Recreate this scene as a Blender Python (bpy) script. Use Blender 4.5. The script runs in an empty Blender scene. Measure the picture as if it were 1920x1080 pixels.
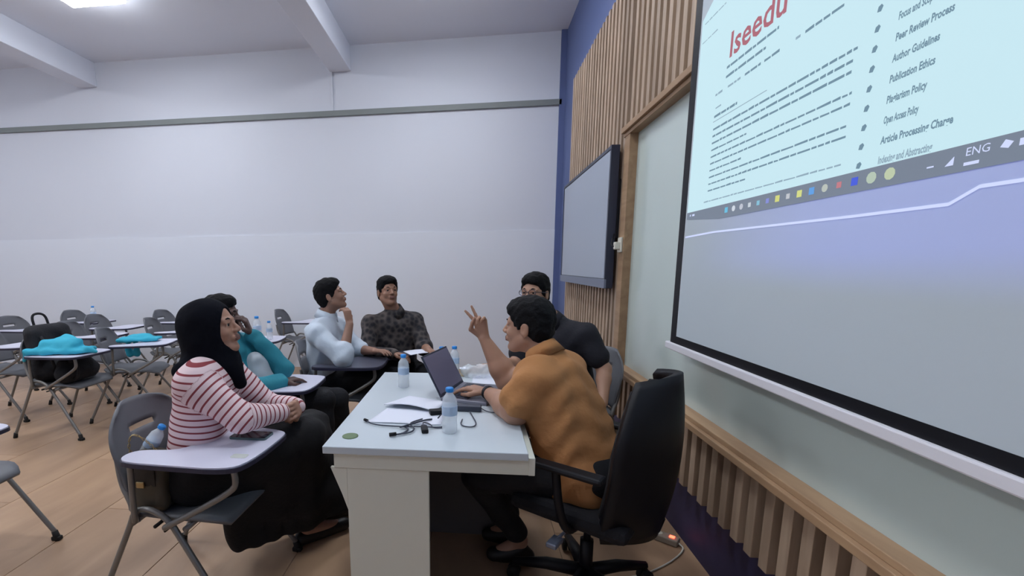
import bpy, bmesh, math, random
import numpy as np
from mathutils import Vector, Matrix
random.seed(4)
C = bpy.context.scene.collection
SC = bpy.context.scene
PI = math.pi

# ------------------------------------------------------------ camera
cam_data = bpy.data.cameras.new('camera')
cam = bpy.data.objects.new('camera', cam_data)
C.objects.link(cam)
cam_data.sensor_width = 36.0
cam_data.lens = 850.0 / 1920 * 36.0
cam_data.shift_x = (960 - 790.1) / 1920
cam_data.shift_y = (638.9 - 540) / 1920
cam_data.clip_start = 0.05
yaw, pit, rol = -0.11687, 0.16235, 0.0112
cy, sy, cp, sp, cr, sr = math.cos(yaw), math.sin(yaw), math.cos(pit), math.sin(pit), math.cos(rol), math.sin(rol)
fw = Vector((sy * cp, cy * cp, -sp)); rt = Vector((cy, -sy, 0)); dn = fw.cross(rt)
rt2 = cr * rt + sr * dn; dn2 = -sr * rt + cr * dn
cam.matrix_world = Matrix(((rt2.x, -dn2.x, -fw.x, 0), (rt2.y, -dn2.y, -fw.y, 0), (rt2.z, -dn2.z, -fw.z, 1.38), (0, 0, 0, 1)))
SC.camera = cam

# ------------------------------------------------------------ world, exposure
world = bpy.data.worlds.new('world'); SC.world = world
world.use_nodes = True
world.node_tree.nodes['Background'].inputs[0].default_value = (0.5, 0.55, 0.65, 1)
world.node_tree.nodes['Background'].inputs[1].default_value = 0.3
SC.view_settings.view_transform = 'Standard'
SC.view_settings.look = 'None'
SC.view_settings.exposure = 0.0
SC.view_settings.gamma = 1.0
SC.view_settings.use_curve_mapping = False
LAMP = 30.0        # emission strength of the ceiling panels
LAMP_COL = (0.91, 0.945, 1.0)

# ------------------------------------------------------------ colours and materials
def s2l(c):
    return c / 12.92 if c <= 0.04045 else ((c + 0.055) / 1.055) ** 2.4
def rgb(r, g, b):
    return (s2l(r / 255), s2l(g / 255), s2l(b / 255), 1)

def mat(name, col, rough=0.5, metal=0.0, noise=0.0, nscale=8.0, bump=0.0, bscale=60.0, emit=None, estr=0.0, trans=0.0, spec=0.5, coat=0.0):
    m = bpy.data.materials.new(name); m.use_nodes = True
    nt = m.node_tree; b = nt.nodes['Principled BSDF']
    b.inputs['Base Color'].default_value = col
    b.inputs['Roughness'].default_value = rough
    b.inputs['Metallic'].default_value = metal
    b.inputs['Specular IOR Level'].default_value = spec
    b.inputs['Coat Weight'].default_value = coat
    if trans:
        b.inputs['Transmission Weight'].default_value = trans
        b.inputs['IOR'].default_value = 1.2
    if emit:
        b.inputs['Emission Color'].default_value = emit
        b.inputs['Emission Strength'].default_value = estr
    if noise or bump:
        tc = nt.nodes.new('ShaderNodeTexCoord')
    if noise:
        n = nt.nodes.new('ShaderNodeTexNoise'); n.inputs['Scale'].default_value = nscale; n.inputs['Detail'].default_value = 4
        nt.links.new(tc.outputs['Object'], n.inputs['Vector'])
        mr = nt.nodes.new('ShaderNodeMapRange'); mr.inputs[3].default_value = 1 - noise; mr.inputs[4].default_value = 1 + noise
        nt.links.new(n.outputs[0], mr.inputs[0])
        h = nt.nodes.new('ShaderNodeHueSaturation'); h.inputs['Color'].default_value = col
        nt.links.new(mr.outputs[0], h.inputs['Value']); nt.links.new(h.outputs[0], b.inputs['Base Color'])
    if bump:
        n2 = nt.nodes.new('ShaderNodeTexNoise'); n2.inputs['Scale'].default_value = bscale; n2.inputs['Detail'].default_value = 3
        nt.links.new(tc.outputs['Object'], n2.inputs['Vector'])
        bp = nt.nodes.new('ShaderNodeBump'); bp.inputs['Strength'].default_value = bump; bp.inputs['Distance'].default_value = 0.01
        nt.links.new(n2.outputs[0], bp.inputs['Height']); nt.links.new(bp.outputs[0], b.inputs['Normal'])
    return m

def wood_mat(name, c1, c2, stretch=(2, 2, 14), rough=0.55, scale=3.0, rnd=0.12):
    m = bpy.data.materials.new(name); m.use_nodes = True
    nt = m.node_tree; b = nt.nodes['Principled BSDF']; b.inputs['Roughness'].default_value = rough
    tc = nt.nodes.new('ShaderNodeTexCoord'); mp = nt.nodes.new('ShaderNodeMapping'); mp.inputs['Scale'].default_value = stretch
    oi = nt.nodes.new('ShaderNodeObjectInfo')
    add = nt.nodes.new('ShaderNodeVectorMath'); add.operation = 'MULTIPLY_ADD'
    nt.links.new(oi.outputs['Random'], add.inputs[0]); add.inputs[1].default_value = (7, 13, 5)
    nt.links.new(tc.outputs['Object'], add.inputs[2]); nt.links.new(add.outputs[0], mp.inputs['Vector'])
    n = nt.nodes.new('ShaderNodeTexNoise'); n.inputs['Scale'].default_value = scale; n.inputs['Detail'].default_value = 6; n.inputs['Distortion'].default_value = 0.6
    nt.links.new(mp.outputs[0], n.inputs['Vector'])
    r = nt.nodes.new('ShaderNodeValToRGB'); r.color_ramp.elements[0].color = c1; r.color_ramp.elements[1].color = c2
    r.color_ramp.elements[0].position = 0.3; r.color_ramp.elements[1].position = 0.72
    nt.links.new(n.outputs[0], r.inputs[0])
    mr = nt.nodes.new('ShaderNodeMapRange'); mr.inputs[3].default_value = 1 - rnd; mr.inputs[4].default_value = 1 + rnd
    nt.links.new(oi.outputs['Random'], mr.inputs[0])
    h = nt.nodes.new('ShaderNodeHueSaturation'); nt.links.new(r.outputs[0], h.inputs['Color']); nt.links.new(mr.outputs[0], h.inputs['Value'])
    nt.links.new(h.outputs[0], b.inputs['Base Color'])
    return m

M = {}
M['wall'] = mat('wall paint', rgb(212, 216, 226), 0.7, noise=0.015, nscale=1.2)
M['wall_low'] = mat('wall panel paint', rgb(220, 225, 235), 0.6, noise=0.012, nscale=1.0)
M['ceiling'] = mat('ceiling paint', rgb(226, 230, 240), 0.8, noise=0.02, nscale=0.8)
M['navy'] = mat('navy wall paint', rgb(88, 102, 146), 0.6, noise=0.03)
M['navy_shaded'] = mat('shaded navy skirting', rgb(46, 42, 78), 0.6, noise=0.03)  # navy darkened, mostly to paint in the shade beneath the slats
M['conduit'] = mat('grey conduit', rgb(126, 132, 132), 0.6)
M['slat'] = wood_mat('slat wood', rgb(156, 134, 114), rgb(186, 164, 142), (6, 6, 0.8))
M['slat_back'] = mat('slat backing', rgb(88, 62, 46), 0.7, noise=0.06)
M['trimwood'] = wood_mat('trim wood', rgb(150, 120, 92), rgb(176, 146, 114), (6, 0.8, 6))
M['floor'] = wood_mat('floor board', rgb(158, 128, 102), rgb(188, 156, 126), (2.6, 0.7, 2), 0.38, 1.6, 0.05)
M['joint'] = mat('floor joint', rgb(128, 104, 84), 0.7)
M['board'] = mat('glass board', rgb(196, 210, 206), 0.16, noise=0.01, nscale=2, coat=0.2)
M['white'] = mat('white laminate', rgb(200, 210, 218), 0.28, noise=0.01)
M['white_side'] = mat('cream laminate', rgb(226, 227, 214), 0.5, noise=0.01)
M['dgrey'] = mat('grey laminate', rgb(104, 100, 100), 0.6)
M['screen_cloth'] = mat('screen fabric', rgb(196, 200, 212), 0.8, noise=0.02, nscale=3)
M['black'] = mat('black plastic', rgb(14, 15, 22), 0.5, noise=0.05, spec=0.3)
M['blackcloth'] = mat('black fabric', rgb(17, 17, 24), 0.9, noise=0.1, bump=0.3, bscale=120)
M['whitebar'] = mat('white bar', rgb(226, 226, 234), 0.4)
M['bezel'] = mat('silver bezel', rgb(120, 128, 148), 0.35, metal=0.4)
M['bezel_dark'] = mat('dark bezel', rgb(48, 54, 72), 0.4)
M['panel'] = mat('idle panel glass', rgb(150, 162, 180), 0.12, coat=0.5)
M['chair'] = mat('grey chair plastic', rgb(104, 106, 112), 0.5, noise=0.04, nscale=20)
M['tube'] = mat('grey steel tube', rgb(128, 126, 124), 0.38, metal=0.45)
M['tab_white'] = mat('tablet laminate', rgb(214, 214, 232), 0.3)
M['tab_under'] = mat('tablet underside', rgb(40, 40, 62), 0.5)
M['tab_dark'] = mat('dark tablet laminate', rgb(86, 88, 104), 0.35)
M['rubber'] = mat('black rubber', rgb(20, 18, 18), 0.7)
M['hair'] = mat('black hair', rgb(11, 11, 15), 0.75, noise=0.25, nscale=60, bump=0.5, bscale=90, spec=0.2)
M['hijab'] = mat('black headscarf', rgb(11, 13, 22), 0.95, bump=0.3, bscale=40, spec=0.15)
M['blackskirt'] = mat('black skirt', rgb(15, 14, 18), 0.9, bump=0.3, bscale=60)
M['trousers'] = mat('black trousers', rgb(16, 17, 24), 0.85, bump=0.3, bscale=80)
M['lips'] = mat('lips', rgb(120, 82, 74), 0.5)
M['teal'] = mat('teal cloth', rgb(40, 132, 150), 0.8, noise=0.08, nscale=9, bump=0.3, bscale=30)
M['tealbag'] = mat('bright teal cloth', rgb(48, 172, 200), 0.75, noise=0.06, nscale=12, bump=0.3, bscale=30)
M['brown'] = mat('brown shirt', rgb(172, 120, 74), 0.9, noise=0.05, nscale=8, bump=0.3, bscale=40)
M['whiteshirt'] = mat('pale blue shirt', rgb(206, 218, 232), 0.8, noise=0.03, nscale=10, bump=0.3, bscale=40)
M['greyshirt'] = mat('pale grey shirt', rgb(188, 196, 204), 0.8, noise=0.05, nscale=14)
M['blackshirt'] = mat('black shirt', rgb(22, 23, 34), 0.85, noise=0.2, nscale=10, bump=0.3, bscale=50)
M['eye'] = mat('eye white', rgb(170, 160, 155), 0.35)
M['iris'] = mat('dark iris', rgb(22, 14, 12), 0.2)
M['shoe'] = mat('black shoe', rgb(18, 15, 16), 0.5)
M['cap'] = mat('blue bottle cap', rgb(40, 140, 222), 0.35)
M['paper'] = mat('paper', rgb(226, 230, 244), 0.7)
M['laptop'] = mat('laptop shell', rgb(122, 122, 136), 0.4, metal=0.3)
M['laptop_scr'] = mat('laptop screen', rgb(96, 94, 116), 0.25, emit=rgb(108, 106, 132), estr=0.12)
M['key'] = mat('laptop keys', rgb(54, 54, 64), 0.5)
M['bag'] = mat('olive leather', rgb(74, 66, 52), 0.5, noise=0.1)
M['bagdark'] = mat('dark leather', rgb(34, 30, 28), 0.5)
M['gold'] = mat('gold chain', rgb(170, 150, 110), 0.3, metal=0.8)
M['blackbag'] = mat('black nylon', rgb(17, 18, 26), 0.8, noise=0.1, bump=0.4, bscale=60)
M['phone'] = mat('phone glass', rgb(30, 36, 44), 0.12, coat=0.5)
M['phonecase'] = mat('phone case', rgb(84, 104, 108), 0.4)
M['green'] = mat('green grommet', rgb(108, 128, 96), 0.6)
M['beige'] = mat('beige card', rgb(186, 170, 144), 0.7)
M['led'] = mat('red led', rgb(220, 40, 30), 0.4, emit=(1, 0.08, 0.04, 1), estr=6)
M['strip'] = mat('cream power strip', rgb(150, 138, 124), 0.5)
M['cream'] = mat('cream plug', rgb(212, 210, 198), 0.5)
M['cable'] = mat('dark cable', rgb(52, 58, 74), 0.5)
M['bluelabel'] = mat('label film', rgb(178, 200, 226), 0.4)
M['lampglass'] = mat('lamp diffuser', (1, 1, 1, 1), 0.5, emit=(*LAMP_COL, 1), estr=LAMP)
M['sticker'] = mat('sticker', rgb(196, 200, 196), 0.6)
M['lace'] = mat('lace hem', rgb(60, 58, 66), 0.9, noise=0.5, nscale=120)

def skin_mat(name, c):
    m = mat(name, c, 0.5, noise=0.05, nscale=14)
    b = m.node_tree.nodes['Principled BSDF']
    b.inputs['Subsurface Weight'].default_value = 0.06
    b.inputs['Subsurface Radius'].default_value = (0.01, 0.004, 0.002)
    return m
M['skin_a'] = skin_mat('skin warm', rgb(166, 124, 104))
M['skin_b'] = skin_mat('skin deep', rgb(84, 60, 54))
M['skin_c'] = skin_mat('skin tan', rgb(156, 116, 96))
M['skin_d'] = skin_mat('skin brown', rgb(158, 120, 102))
M['skin_e'] = skin_mat('skin light brown', rgb(170, 130, 108))

def glass_bottle():
    m = bpy.data.materials.new('clear bottle'); m.use_nodes = True
    nt = m.node_tree; b = nt.nodes['Principled BSDF']
    b.inputs['Base Color'].default_value = (0.86, 0.92, 0.97, 1); b.inputs['Roughness'].default_value = 0.08
    b.inputs['Alpha'].default_value = 0.42
    return m
M['bottle'] = glass_bottle()

def attr_mat(name, build):
    m = bpy.data.materials.new(name); m.use_nodes = True
    nt = m.node_tree; b = nt.nodes['Principled BSDF']; b.inputs['Roughness'].default_value = 0.85
    build(nt, b); return m
def stripes(nt, b):
    a = nt.nodes.new('ShaderNodeAttribute'); a.attribute_name = 'su'
    d = nt.nodes.new('ShaderNodeMath'); d.operation = 'DIVIDE'; nt.links.new(a.outputs['Fac'], d.inputs[0]); d.inputs[1].default_value = 0.027
    f = nt.nodes.new('ShaderNodeMath'); f.operation = 'FRACT'; nt.links.new(d.outputs[0], f.inputs[0])
    r = nt.nodes.new('ShaderNodeValToRGB'); r.color_ramp.interpolation = 'CONSTANT'
    r.color_ramp.elements[0].color = rgb(140, 58, 66); r.color_ramp.elements[1].position = 0.27; r.color_ramp.elements[1].color = rgb(232, 208, 212)
    nt.links.new(f.outputs[0], r.inputs[0]); nt.links.new(r.outputs[0], b.inputs['Base Color'])
M['stripes'] = attr_mat('striped knit', stripes)
def batik(nt, b):
    tc = nt.nodes.new('ShaderNodeTexCoord')
    v = nt.nodes.new('ShaderNodeTexVoronoi'); v.inputs['Scale'].default_value = 26; nt.links.new(tc.outputs['Object'], v.inputs['Vector'])
    n = nt.nodes.new('ShaderNodeTexNoise'); n.inputs['Scale'].default_value = 9; nt.links.new(tc.outputs['Object'], n.inputs['Vector'])
    mu = nt.nodes.new('ShaderNodeMath'); mu.operation = 'MULTIPLY'; nt.links.new(v.outputs['Distance'], mu.inputs[0]); nt.links.new(n.outputs[0], mu.inputs[1])
    r = nt.nodes.new('ShaderNodeValToRGB')
    r.color_ramp.elements[0].position = 0.12; r.color_ramp.elements[0].color = rgb(26, 26, 34)
    r.color_ramp.elements[1].position = 0.42; r.color_ramp.elements[1].color = rgb(92, 84, 82)
    nt.links.new(mu.outputs[0], r.inputs[0]); nt.links.new(r.outputs[0], b.inputs['Base Color'])
M['batik'] = attr_mat('batik print', batik)

# ------------------------------------------------------------ object helpers
def link(name, mesh, parent=None):
    o = bpy.data.objects.new(name, mesh); C.objects.link(o)
    if parent is not None: o.parent = parent
    return o
def tag(o, label=None, cat=None, group=None, kind=None):
    if label: o['label'] = label
    if cat: o['category'] = cat
    if group: o['group'] = group
    if kind: o['kind'] = kind
    return o
def thing(name, label, cat, loc=(0, 0, 0), rz=0.0, group=None):
    o = bpy.data.objects.new(name, None); C.objects.link(o); o.empty_display_size = 0.1
    o.location = loc; o.rotation_euler = (0, 0, rz)
    return tag(o, label, cat, group)

class MB:
    """collects simple shapes into one mesh"""
    def __init__(s): s.v = []; s.f = []; s.sm = []
    def add(s, vs, fs, smooth=False):
        n = len(s.v); s.v += [tuple(v) for v in vs]; s.f += [tuple(i + n for i in f) for f in fs]; s.sm += [smooth] * len(fs); return s
    def box(s, lo, hi, bev=0.0):
        x0, y0, z0 = lo; x1, y1, z1 = hi
        if bev <= 0:
            v = [(x0, y0, z0), (x1, y0, z0), (x1, y1, z0), (x0, y1, z0), (x0, y0, z1), (x1, y0, z1), (x1, y1, z1), (x0, y1, z1)]
            return s.add(v, [(0, 3, 2, 1), (4, 5, 6, 7), (0, 1, 5, 4), (1, 2, 6, 5), (2, 3, 7, 6), (3, 0, 4, 7)])
        bm = bmesh.new(); bmesh.ops.create_cube(bm, size=1)
        for v in bm.verts: v.co = Vector(((x0 + x1) / 2 + v.co.x * (x1 - x0), (y0 + y1) / 2 + v.co.y * (y1 - y0), (z0 + z1) / 2 + v.co.z * (z1 - z0)))
        bmesh.ops.bevel(bm, geom=list(bm.edges), offset=bev, segments=2, profile=0.5, affect='EDGES')
        bm.verts.ensure_lookup_table(); bm.verts.index_update()
        s.add([v.co[:] for v in bm.verts], [tuple(v.index for v in f.verts) for f in bm.faces]); bm.free(); return s
    def tube(s, pts, r, n=8, cap=True):
        pts = [Vector(p) for p in pts]; rs = r if isinstance(r, (list, tuple)) else [r] * len(pts)
        vs = []; fs = []; prev = None
        for i, p in enumerate(pts):
            d = (pts[min(i + 1, len(pts) - 1)] - pts[max(i - 1, 0)]).normalized()
            if prev is None:
                u = d.orthogonal().normalized()
            else:
                u = (prev - d * prev.dot(d)).normalized()
            prev = u; w = d.cross(u)
            for k in range(n):
                a = 2 * PI * k / n; vs.append(p + (u * math.cos(a) + w * math.sin(a)) * rs[i])
        for i in range(len(pts) - 1):
            for k in range(n):
                fs.append((i * n + k, i * n + (k + 1) % n, (i + 1) * n + (k + 1) % n, (i + 1) * n + k))
        if cap:
            fs.append(tuple(range(n))[::-1]); fs.append(tuple((len(pts) - 1) * n + k for k in range(n)))
        return s.add(vs, fs, True)
    def lathe(s, prof, c=(0, 0, 0), n=20, axis=None):
        vs = []; fs = []
        for r, z in prof:
            for k in range(n):
                a = 2 * PI * k / n; vs.append((c[0] + r * math.cos(a), c[1] + r * math.sin(a), c[2] + z))
        for i in range(len(prof) - 1):
            for k in range(n):
                fs.append((i * n + k, i * n + (k + 1) % n, (i + 1) * n + (k + 1) % n, (i + 1) * n + k))
        fs.append(tuple(range(n))[::-1]); fs.append(tuple((len(prof) - 1) * n + k for k in range(n)))
        return s.add(vs, fs, True)
    def prism(s, poly, z0, z1):
        n = len(poly); vs = [(x, y, z0) for x, y in poly] + [(x, y, z1) for x, y in poly]
        fs = [tuple(range(n))[::-1], tuple(range(n, 2 * n))] + [(i, (i + 1) % n, n + (i + 1) % n, n + i) for i in range(n)]
        return s.add(vs, fs)
    def xform(s, m):
        s.v = [tuple(m @ Vector(v)) for v in s.v]; return s
    def mesh(s, name, m):
        me = bpy.data.meshes.new(name); me.from_pydata(s.v, [], s.f); me.polygons.foreach_set('use_smooth', s.sm)
        for k in (m if isinstance(m, (list, tuple)) else [m]): me.materials.append(k)
        me.update(); return me
    def build(s, name, m, parent=None):
        return link(name, s.mesh(name, m), parent)

def smooth_path(pts, it=2):
    for _ in range(it):
        q = [pts[0]]
        for a, b in zip(pts[:-1], pts[1:]):
            a = Vector(a); b = Vector(b); q += [a * .75 + b * .25, a * .25 + b * .75]
        q.append(pts[-1]); pts = q
    return pts
def chaikin(poly, it=2):
    for _ in range(it):
        q = []
        for i in range(len(poly)):
            a = poly[i]; b = poly[(i + 1) % len(poly)]
            q += [(a[0] * .75 + b[0] * .25, a[1] * .75 + b[1] * .25), (a[0] * .25 + b[0] * .75, a[1] * .25 + b[1] * .75)]
        poly = q
    return poly
def rrect(x0, y0, x1, y1, r, n=4):
    out = []
    for cx, cy_, a0 in ((x1 - r, y1 - r, 0), (x0 + r, y1 - r, PI / 2), (x0 + r, y0 + r, PI), (x1 - r, y0 + r, 1.5 * PI)):
        for k in range(n + 1):
            a = a0 + PI / 2 * k / n; out.append((cx + r * math.cos(a), cy_ + r * math.sin(a)))
    return out
def dup(root, loc, rz, label=None, group=None):
    r = root.copy(); C.objects.link(r); r.location = loc; r.rotation_euler = (0, 0, rz)
    if label: r['label'] = label
    if group: r['group'] = group
    for ch in list(root.children):
        c = ch.copy(); C.objects.link(c); c.parent = r
        for g in list(ch.children):
            d = g.copy(); C.objects.link(d); d.parent = c
    return r
# ============================================================ ROOM
XL, XR, YF, YB, ZC = -8.2, 1.068, -3.2, 6.03, 4.11
fl = tag(MB().box((XL, YF, -0.06), (XR + .1, YB + .1, -0.004)).build('floor', M['joint']), kind='structure')
PW, PL = 0.64, 1.28
x = 1.068; row = 0
plank_meshes = {}
while x > -7.6:
    y = -1.6 - (row % 2) * PL / 2
    while y < YB:
        y0, y1 = max(y, -1.6), min(y + PL, YB)
        if y1 - y0 > 0.05:
            key = round(y1 - y0, 3)
            if key not in plank_meshes:
                plank_meshes[key] = MB().box((0, 0, -0.008), (PW - 0.004, key - 0.003, 0.0), 0.0012).mesh('plank', M['floor'])
            o = link('plank', plank_meshes[key], fl); o.location = (x - PW, y0, 0)
        y += PL
    x -= PW; row += 1
wb = tag(MB().box((XL, YB, 0), (XR + .1, YB + .1, ZC)).build('wall_back', M['wall']), kind='structure')
MB().box((XL, YB - 0.012, 0.0), (1.0, YB, 1.825)).build('lower_panel', M['wall_low'], wb)
tag(MB().box((XL, YB - 0.03, 3.285), (1.03, YB, 3.352), 0.004).build('trim_1', M['conduit']), kind='structure')
MB().box((-1.83, YB - 0.022, 3.352), (-1.80, YB, 3.81)).build('cable_cover', M['wall'], wb)
tag(MB().box((XR, YF, 0), (XR + .1, YB + .1, ZC)).build('wall_right', M['navy']), kind='structure')
MB().box((1.0, YB - 0.03, 0.0), (XR, YB, ZC)).build('trim_2', M['navy']); tag(bpy.data.objects['trim_2'], kind='structure')
tag(MB().box((XL - .1, YF, 0), (XL, YB + .1, ZC)).build('wall_left', M['wall']), kind='structure')
tag(MB().box((XL, YF - .1, 0), (XR + .1, YF, ZC)).build('wall_front', M['wall']), kind='structure')
ce = tag(MB().box((XL, YF, ZC), (XR + .1, YB + .1, ZC + .1)).build('ceiling', M['ceiling']), kind='structure')
for x0, x1 in ((-1.83, -1.56), (-5.33, -5.06)):
    MB().box((x0, YF, 3.81), (x1, YB, ZC), 0.006).build('ceiling_beam', M['ceiling'], ce)
tag(MB().box((1.056, YF, 0.0), (XR, YB - .03, 0.325)).build('baseboard_right', M['navy_shaded']), kind='structure')

# ceiling light panels
def lamp(x, y, label, grp=None):
    t = thing('ceiling_light', label, 'light', (x, y, ZC - 0.06 + 0.0), 0, grp)
    MB().box((-.32, -.32, 0), (.32, -.30, .06)).box((-.32, .30, 0), (.32, .32, .06)).box((-.32, -.3, 0), (-.30, .3, .06)).box((.30, -.3, 0), (.32, .3, .06)).build('frame', M['whitebar'], t)
    MB().box((-.295, -.295, -.055), (.295, .295, .03), .015).build('diffuser', M['lampglass'], t)
    return t
lamp(-3.76, 4.345, 'square white ceiling light at the top left of the view')
for (lx, ly) in ((-3.7, 1.7), (-3.7, -0.9), (-0.4, 4.3), (-0.4, 1.4), (-6.6, 3.6), (-6.6, 1.0)):
    lamp(lx, ly, 'square white ceiling light outside the view', 'ceiling lights out of view')

# ---- slatted timber panels on the right wall
XS = 1.0
ym = 3.24
def slats(name, label, y0, y1, z0, z1, pitch=0.09):
    t = thing(name, label, 'wall panel', (XS, y0, z0))
    MB().box((0.052, 0, 0), (0.067, y1 - y0, z1 - z0)).build('backing', M['slat_back'], t)
    me = MB().box((0, 0, 0), (0.052, 0.046, z1 - z0), 0.002).mesh('slat', M['slat'])
    k = 0
    while k * pitch + 0.046 <= y1 - y0:
        o = link('slat', me, t); o.location = (0, k * pitch, 0); k += 1
    return t
slats('slat_panel', 'low band of vertical wooden slats beneath the long glass board', -0.9, 3.23, 0.325, 0.64)
slats('slat_panel', 'band of vertical wooden slats above the glass board', -0.9, 3.30, 2.27, 3.27)
slats('slat_panel', 'tall full-height vertical wooden slats behind the wall-mounted display', 3.36, 5.24, 0.325, 3.27)
# glass board with wooden frame
gb = thing('glass_board', 'long pale grey-green glass writing board in a wooden frame, behind the projection screen', 'board', (1.0, -0.9, 0.64))
MB().box((0.045, 0, 0.02), (0.067, 4.22, 1.62)).build('board_surface', M['board'], gb)
MB().box((-0.035, 0, 0.0), (0.05, 4.138, 0.028), 0.003).box((-0.018, 0, 0.028), (0.05, 4.138, 0.05), 0.003).build('frame_rail', M['trimwood'], gb)
MB().box((-0.03, 0, 1.60), (0.05, 4.26, 1.635), 0.003).box((-0.012, 0, 1.575), (0.05, 4.26, 1.60), 0.003).build('frame_rail', M['trimwood'], gb)
MB().box((-0.008, 4.14, -0.32), (0.05, 4.24, 1.60), 0.003).build('frame_post', M['trimwood'], gb)

# ---- flat display on the wall
tv = thing('flat_display', 'large flat display with grey bezel mounted on the slatted wall, switched off', 'display', (0.93, 3.39, 1.21))
MB().box((0, 0, 0), (0.05, 1.68, 0.975), 0.004).build('housing', M['bezel_dark'], tv)
MB().box((-0.004, 0.03, 0.07), (0.004, 1.65, 0.945)).build('screen_glass', M['panel'], tv)
MB().box((-0.012, 0.0, 0.0), (0.006, 1.68, 0.065), 0.003).build('lower_bezel', M['bezel'], tv)
MB().box((-0.008, 0.0, 0.065), (0.006, 0.026, 0.95), 0.002).box((-0.008, 0, 0.95), (0.006, 1.68, 0.975), 0.002).box((-0.008, 1.655, 0.065), (0.006, 1.68, 0.95), 0.002).build('side_bezel', M['bezel_dark'], tv)
MB().box((0.05, 0.0, 0.35), (0.07, 1.2, 0.75), 0.003).build('wall_bracket', M['black'], tv)
so = thing('wall_socket', 'small cream socket with plug beside the right edge of the display', 'socket', (1.0, 3.29, 1.51))
MB().box((-0.022, -0.035, -0.05), (-0.008, 0.035, 0.05), 0.004).build('plate', M['cream'], so)
MB().box((-0.055, -0.02, -0.03), (-0.02, 0.02, 0.02), 0.006).build('plug', M['cream'], so)
MB().tube(smooth_path([(-0.05, 0, -0.01), (-0.07, 0.03, 0.0), (-0.03, 0.1, 0.08)]), 0.004).build('plug_cord', M['black'], so)

# ---- projection screen
XP = 0.95
def emis(name, c, e, base=None):
    return mat(name, base or rgb(40, 40, 44), 0.9, emit=c, estr=e)
M['p_page'] = emis('projected page', rgb(206, 240, 250), 0.9)
M['p_text'] = emis('projected text', rgb(118, 152, 172), 0.8)
M['p_dim'] = emis('projected faint text', rgb(150, 178, 196), 0.85)
M['p_red'] = emis('projected red lettering', rgb(176, 100, 114), 0.9)
M['p_line'] = emis('projected light line', rgb(206, 216, 250), 1.0)
M['p_bar'] = emis('projected task bar', rgb(124, 136, 154), 0.85)
def glow_mat():
    m = bpy.data.materials.new('projected wallpaper'); m.use_nodes = True
    nt = m.node_tree; b = nt.nodes['Principled BSDF']; b.inputs['Base Color'].default_value = rgb(190, 202, 210); b.inputs['Roughness'].default_value = 0.9
    tc = nt.nodes.new('ShaderNodeTexCoord'); sx = nt.nodes.new('ShaderNodeSeparateXYZ'); nt.links.new(tc.outputs['Object'], sx.inputs[0])
    # object y runs away from the viewer (0 at y=.85); z up from the bottom bar
    a = nt.nodes.new('ShaderNodeMapRange'); a.interpolation_type = 'SMOOTHSTEP'; nt.links.new(sx.outputs['Y'], a.inputs[0])
    a.inputs[1].default_value = 2.25; a.inputs[2].default_value = 1.25; a.inputs[3].default_value = 0.0; a.inputs[4].default_value = 1
    c = nt.nodes.new('ShaderNodeMapRange'); c.interpolation_type = 'SMOOTHSTEP'; nt.links.new(sx.outputs['Z'], c.inputs[0])
    c.inputs[1].default_value = 1.28; c.inputs[2].default_value = 1.42; c.inputs[3].default_value = 0.0; c.inputs[4].default_value = 1
    mu = nt.nodes.new('ShaderNodeMath'); mu.operation = 'MULTIPLY'; nt.links.new(a.outputs[0], mu.inputs[0]); nt.links.new(c.outputs[0], mu.inputs[1])
    mu2 = nt.nodes.new('ShaderNodeMath'); mu2.operation = 'MULTIPLY'; nt.links.new(mu.outputs[0], mu2.inputs[0]); mu2.inputs[1].default_value = 0.24
    b.inputs['Emission Color'].default_value = (0.06, 0.10, 1.0, 1); nt.links.new(mu2.outputs[0], b.inputs['Emission Strength'])
    return m
M['p_glow'] = glow_mat()
ps = thing('projection_screen', 'large pull-down projection screen showing a web page, hung before the glass board', 'screen', (0, 0, 0))
MB().box((XP, -0.55, 1.04), (XP + .004, 2.245, 3.2)).build('screen_cloth', M['p_glow'], ps)
MB().box((XP - .001, 2.243, 1.003), (XP + .006, 2.30, 3.2)).box((XP - .001, -0.6, 1.003), (XP + .006, 2.245, 1.041)).build('black_border', M['black'], ps)
MB().box((XP - .012, -0.62, 0.972), (XP + .016, 2.335, 1.006), 0.005).build('bottom_bar', M['whitebar'], ps)
MB().box((XP - .05, -0.7, 3.2), (XP + .05, 2.4, 3.3), 0.02).build('roller_case', M['whitebar'], ps)
def flat(name, polys, m, dx, parent=ps):
    mb = MB()
    for poly in polys:
        n = len(poly)
        vs = [(XP - dx, y, z) for y, z in poly] + [(XP - dx + .0008, y, z) for y, z in poly]
        mb.add(vs, [tuple(range(n)), tuple(range(n, 2 * n))[::-1]] + [(i, n + i, n + (i + 1) % n, (i + 1) % n) for i in range(n)])
    return mb.build(name, m, parent)
page = flat('projected_page', [[(2.228, 1.603), (0.2, 1.603), (0.2, 2.9), (2.14, 2.9), (2.14, 2.43), (2.228, 2.385)]], M['p_page'], 0.0012)
bar = flat('projected_task_bar', [[(1.95, 1.552), (0.2, 1.552), (0.2, 1.603), (2.228, 1.603), (2.228, 1.575)]], M['p_bar'], 0.0012)
# light polyline of the wallpaper
def strip(pts, w):
    out = []
    for (a, b) in zip(pts[:-1], pts[1:]):
        out.append([(a[0], a[1] - w), (b[0], b[1] - w), (b[0], b[1] + w), (a[0], a[1] + w)])
    return out
flat('projected_line', strip([(2.228, 1.497), (1.98, 1.503), (1.30, 1.493), (1.063, 1.492), (1.01, 1.518), (0.90, 1.517), (0.3, 1.53)], 0.0035), M['p_line'], 0.0013)

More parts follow.
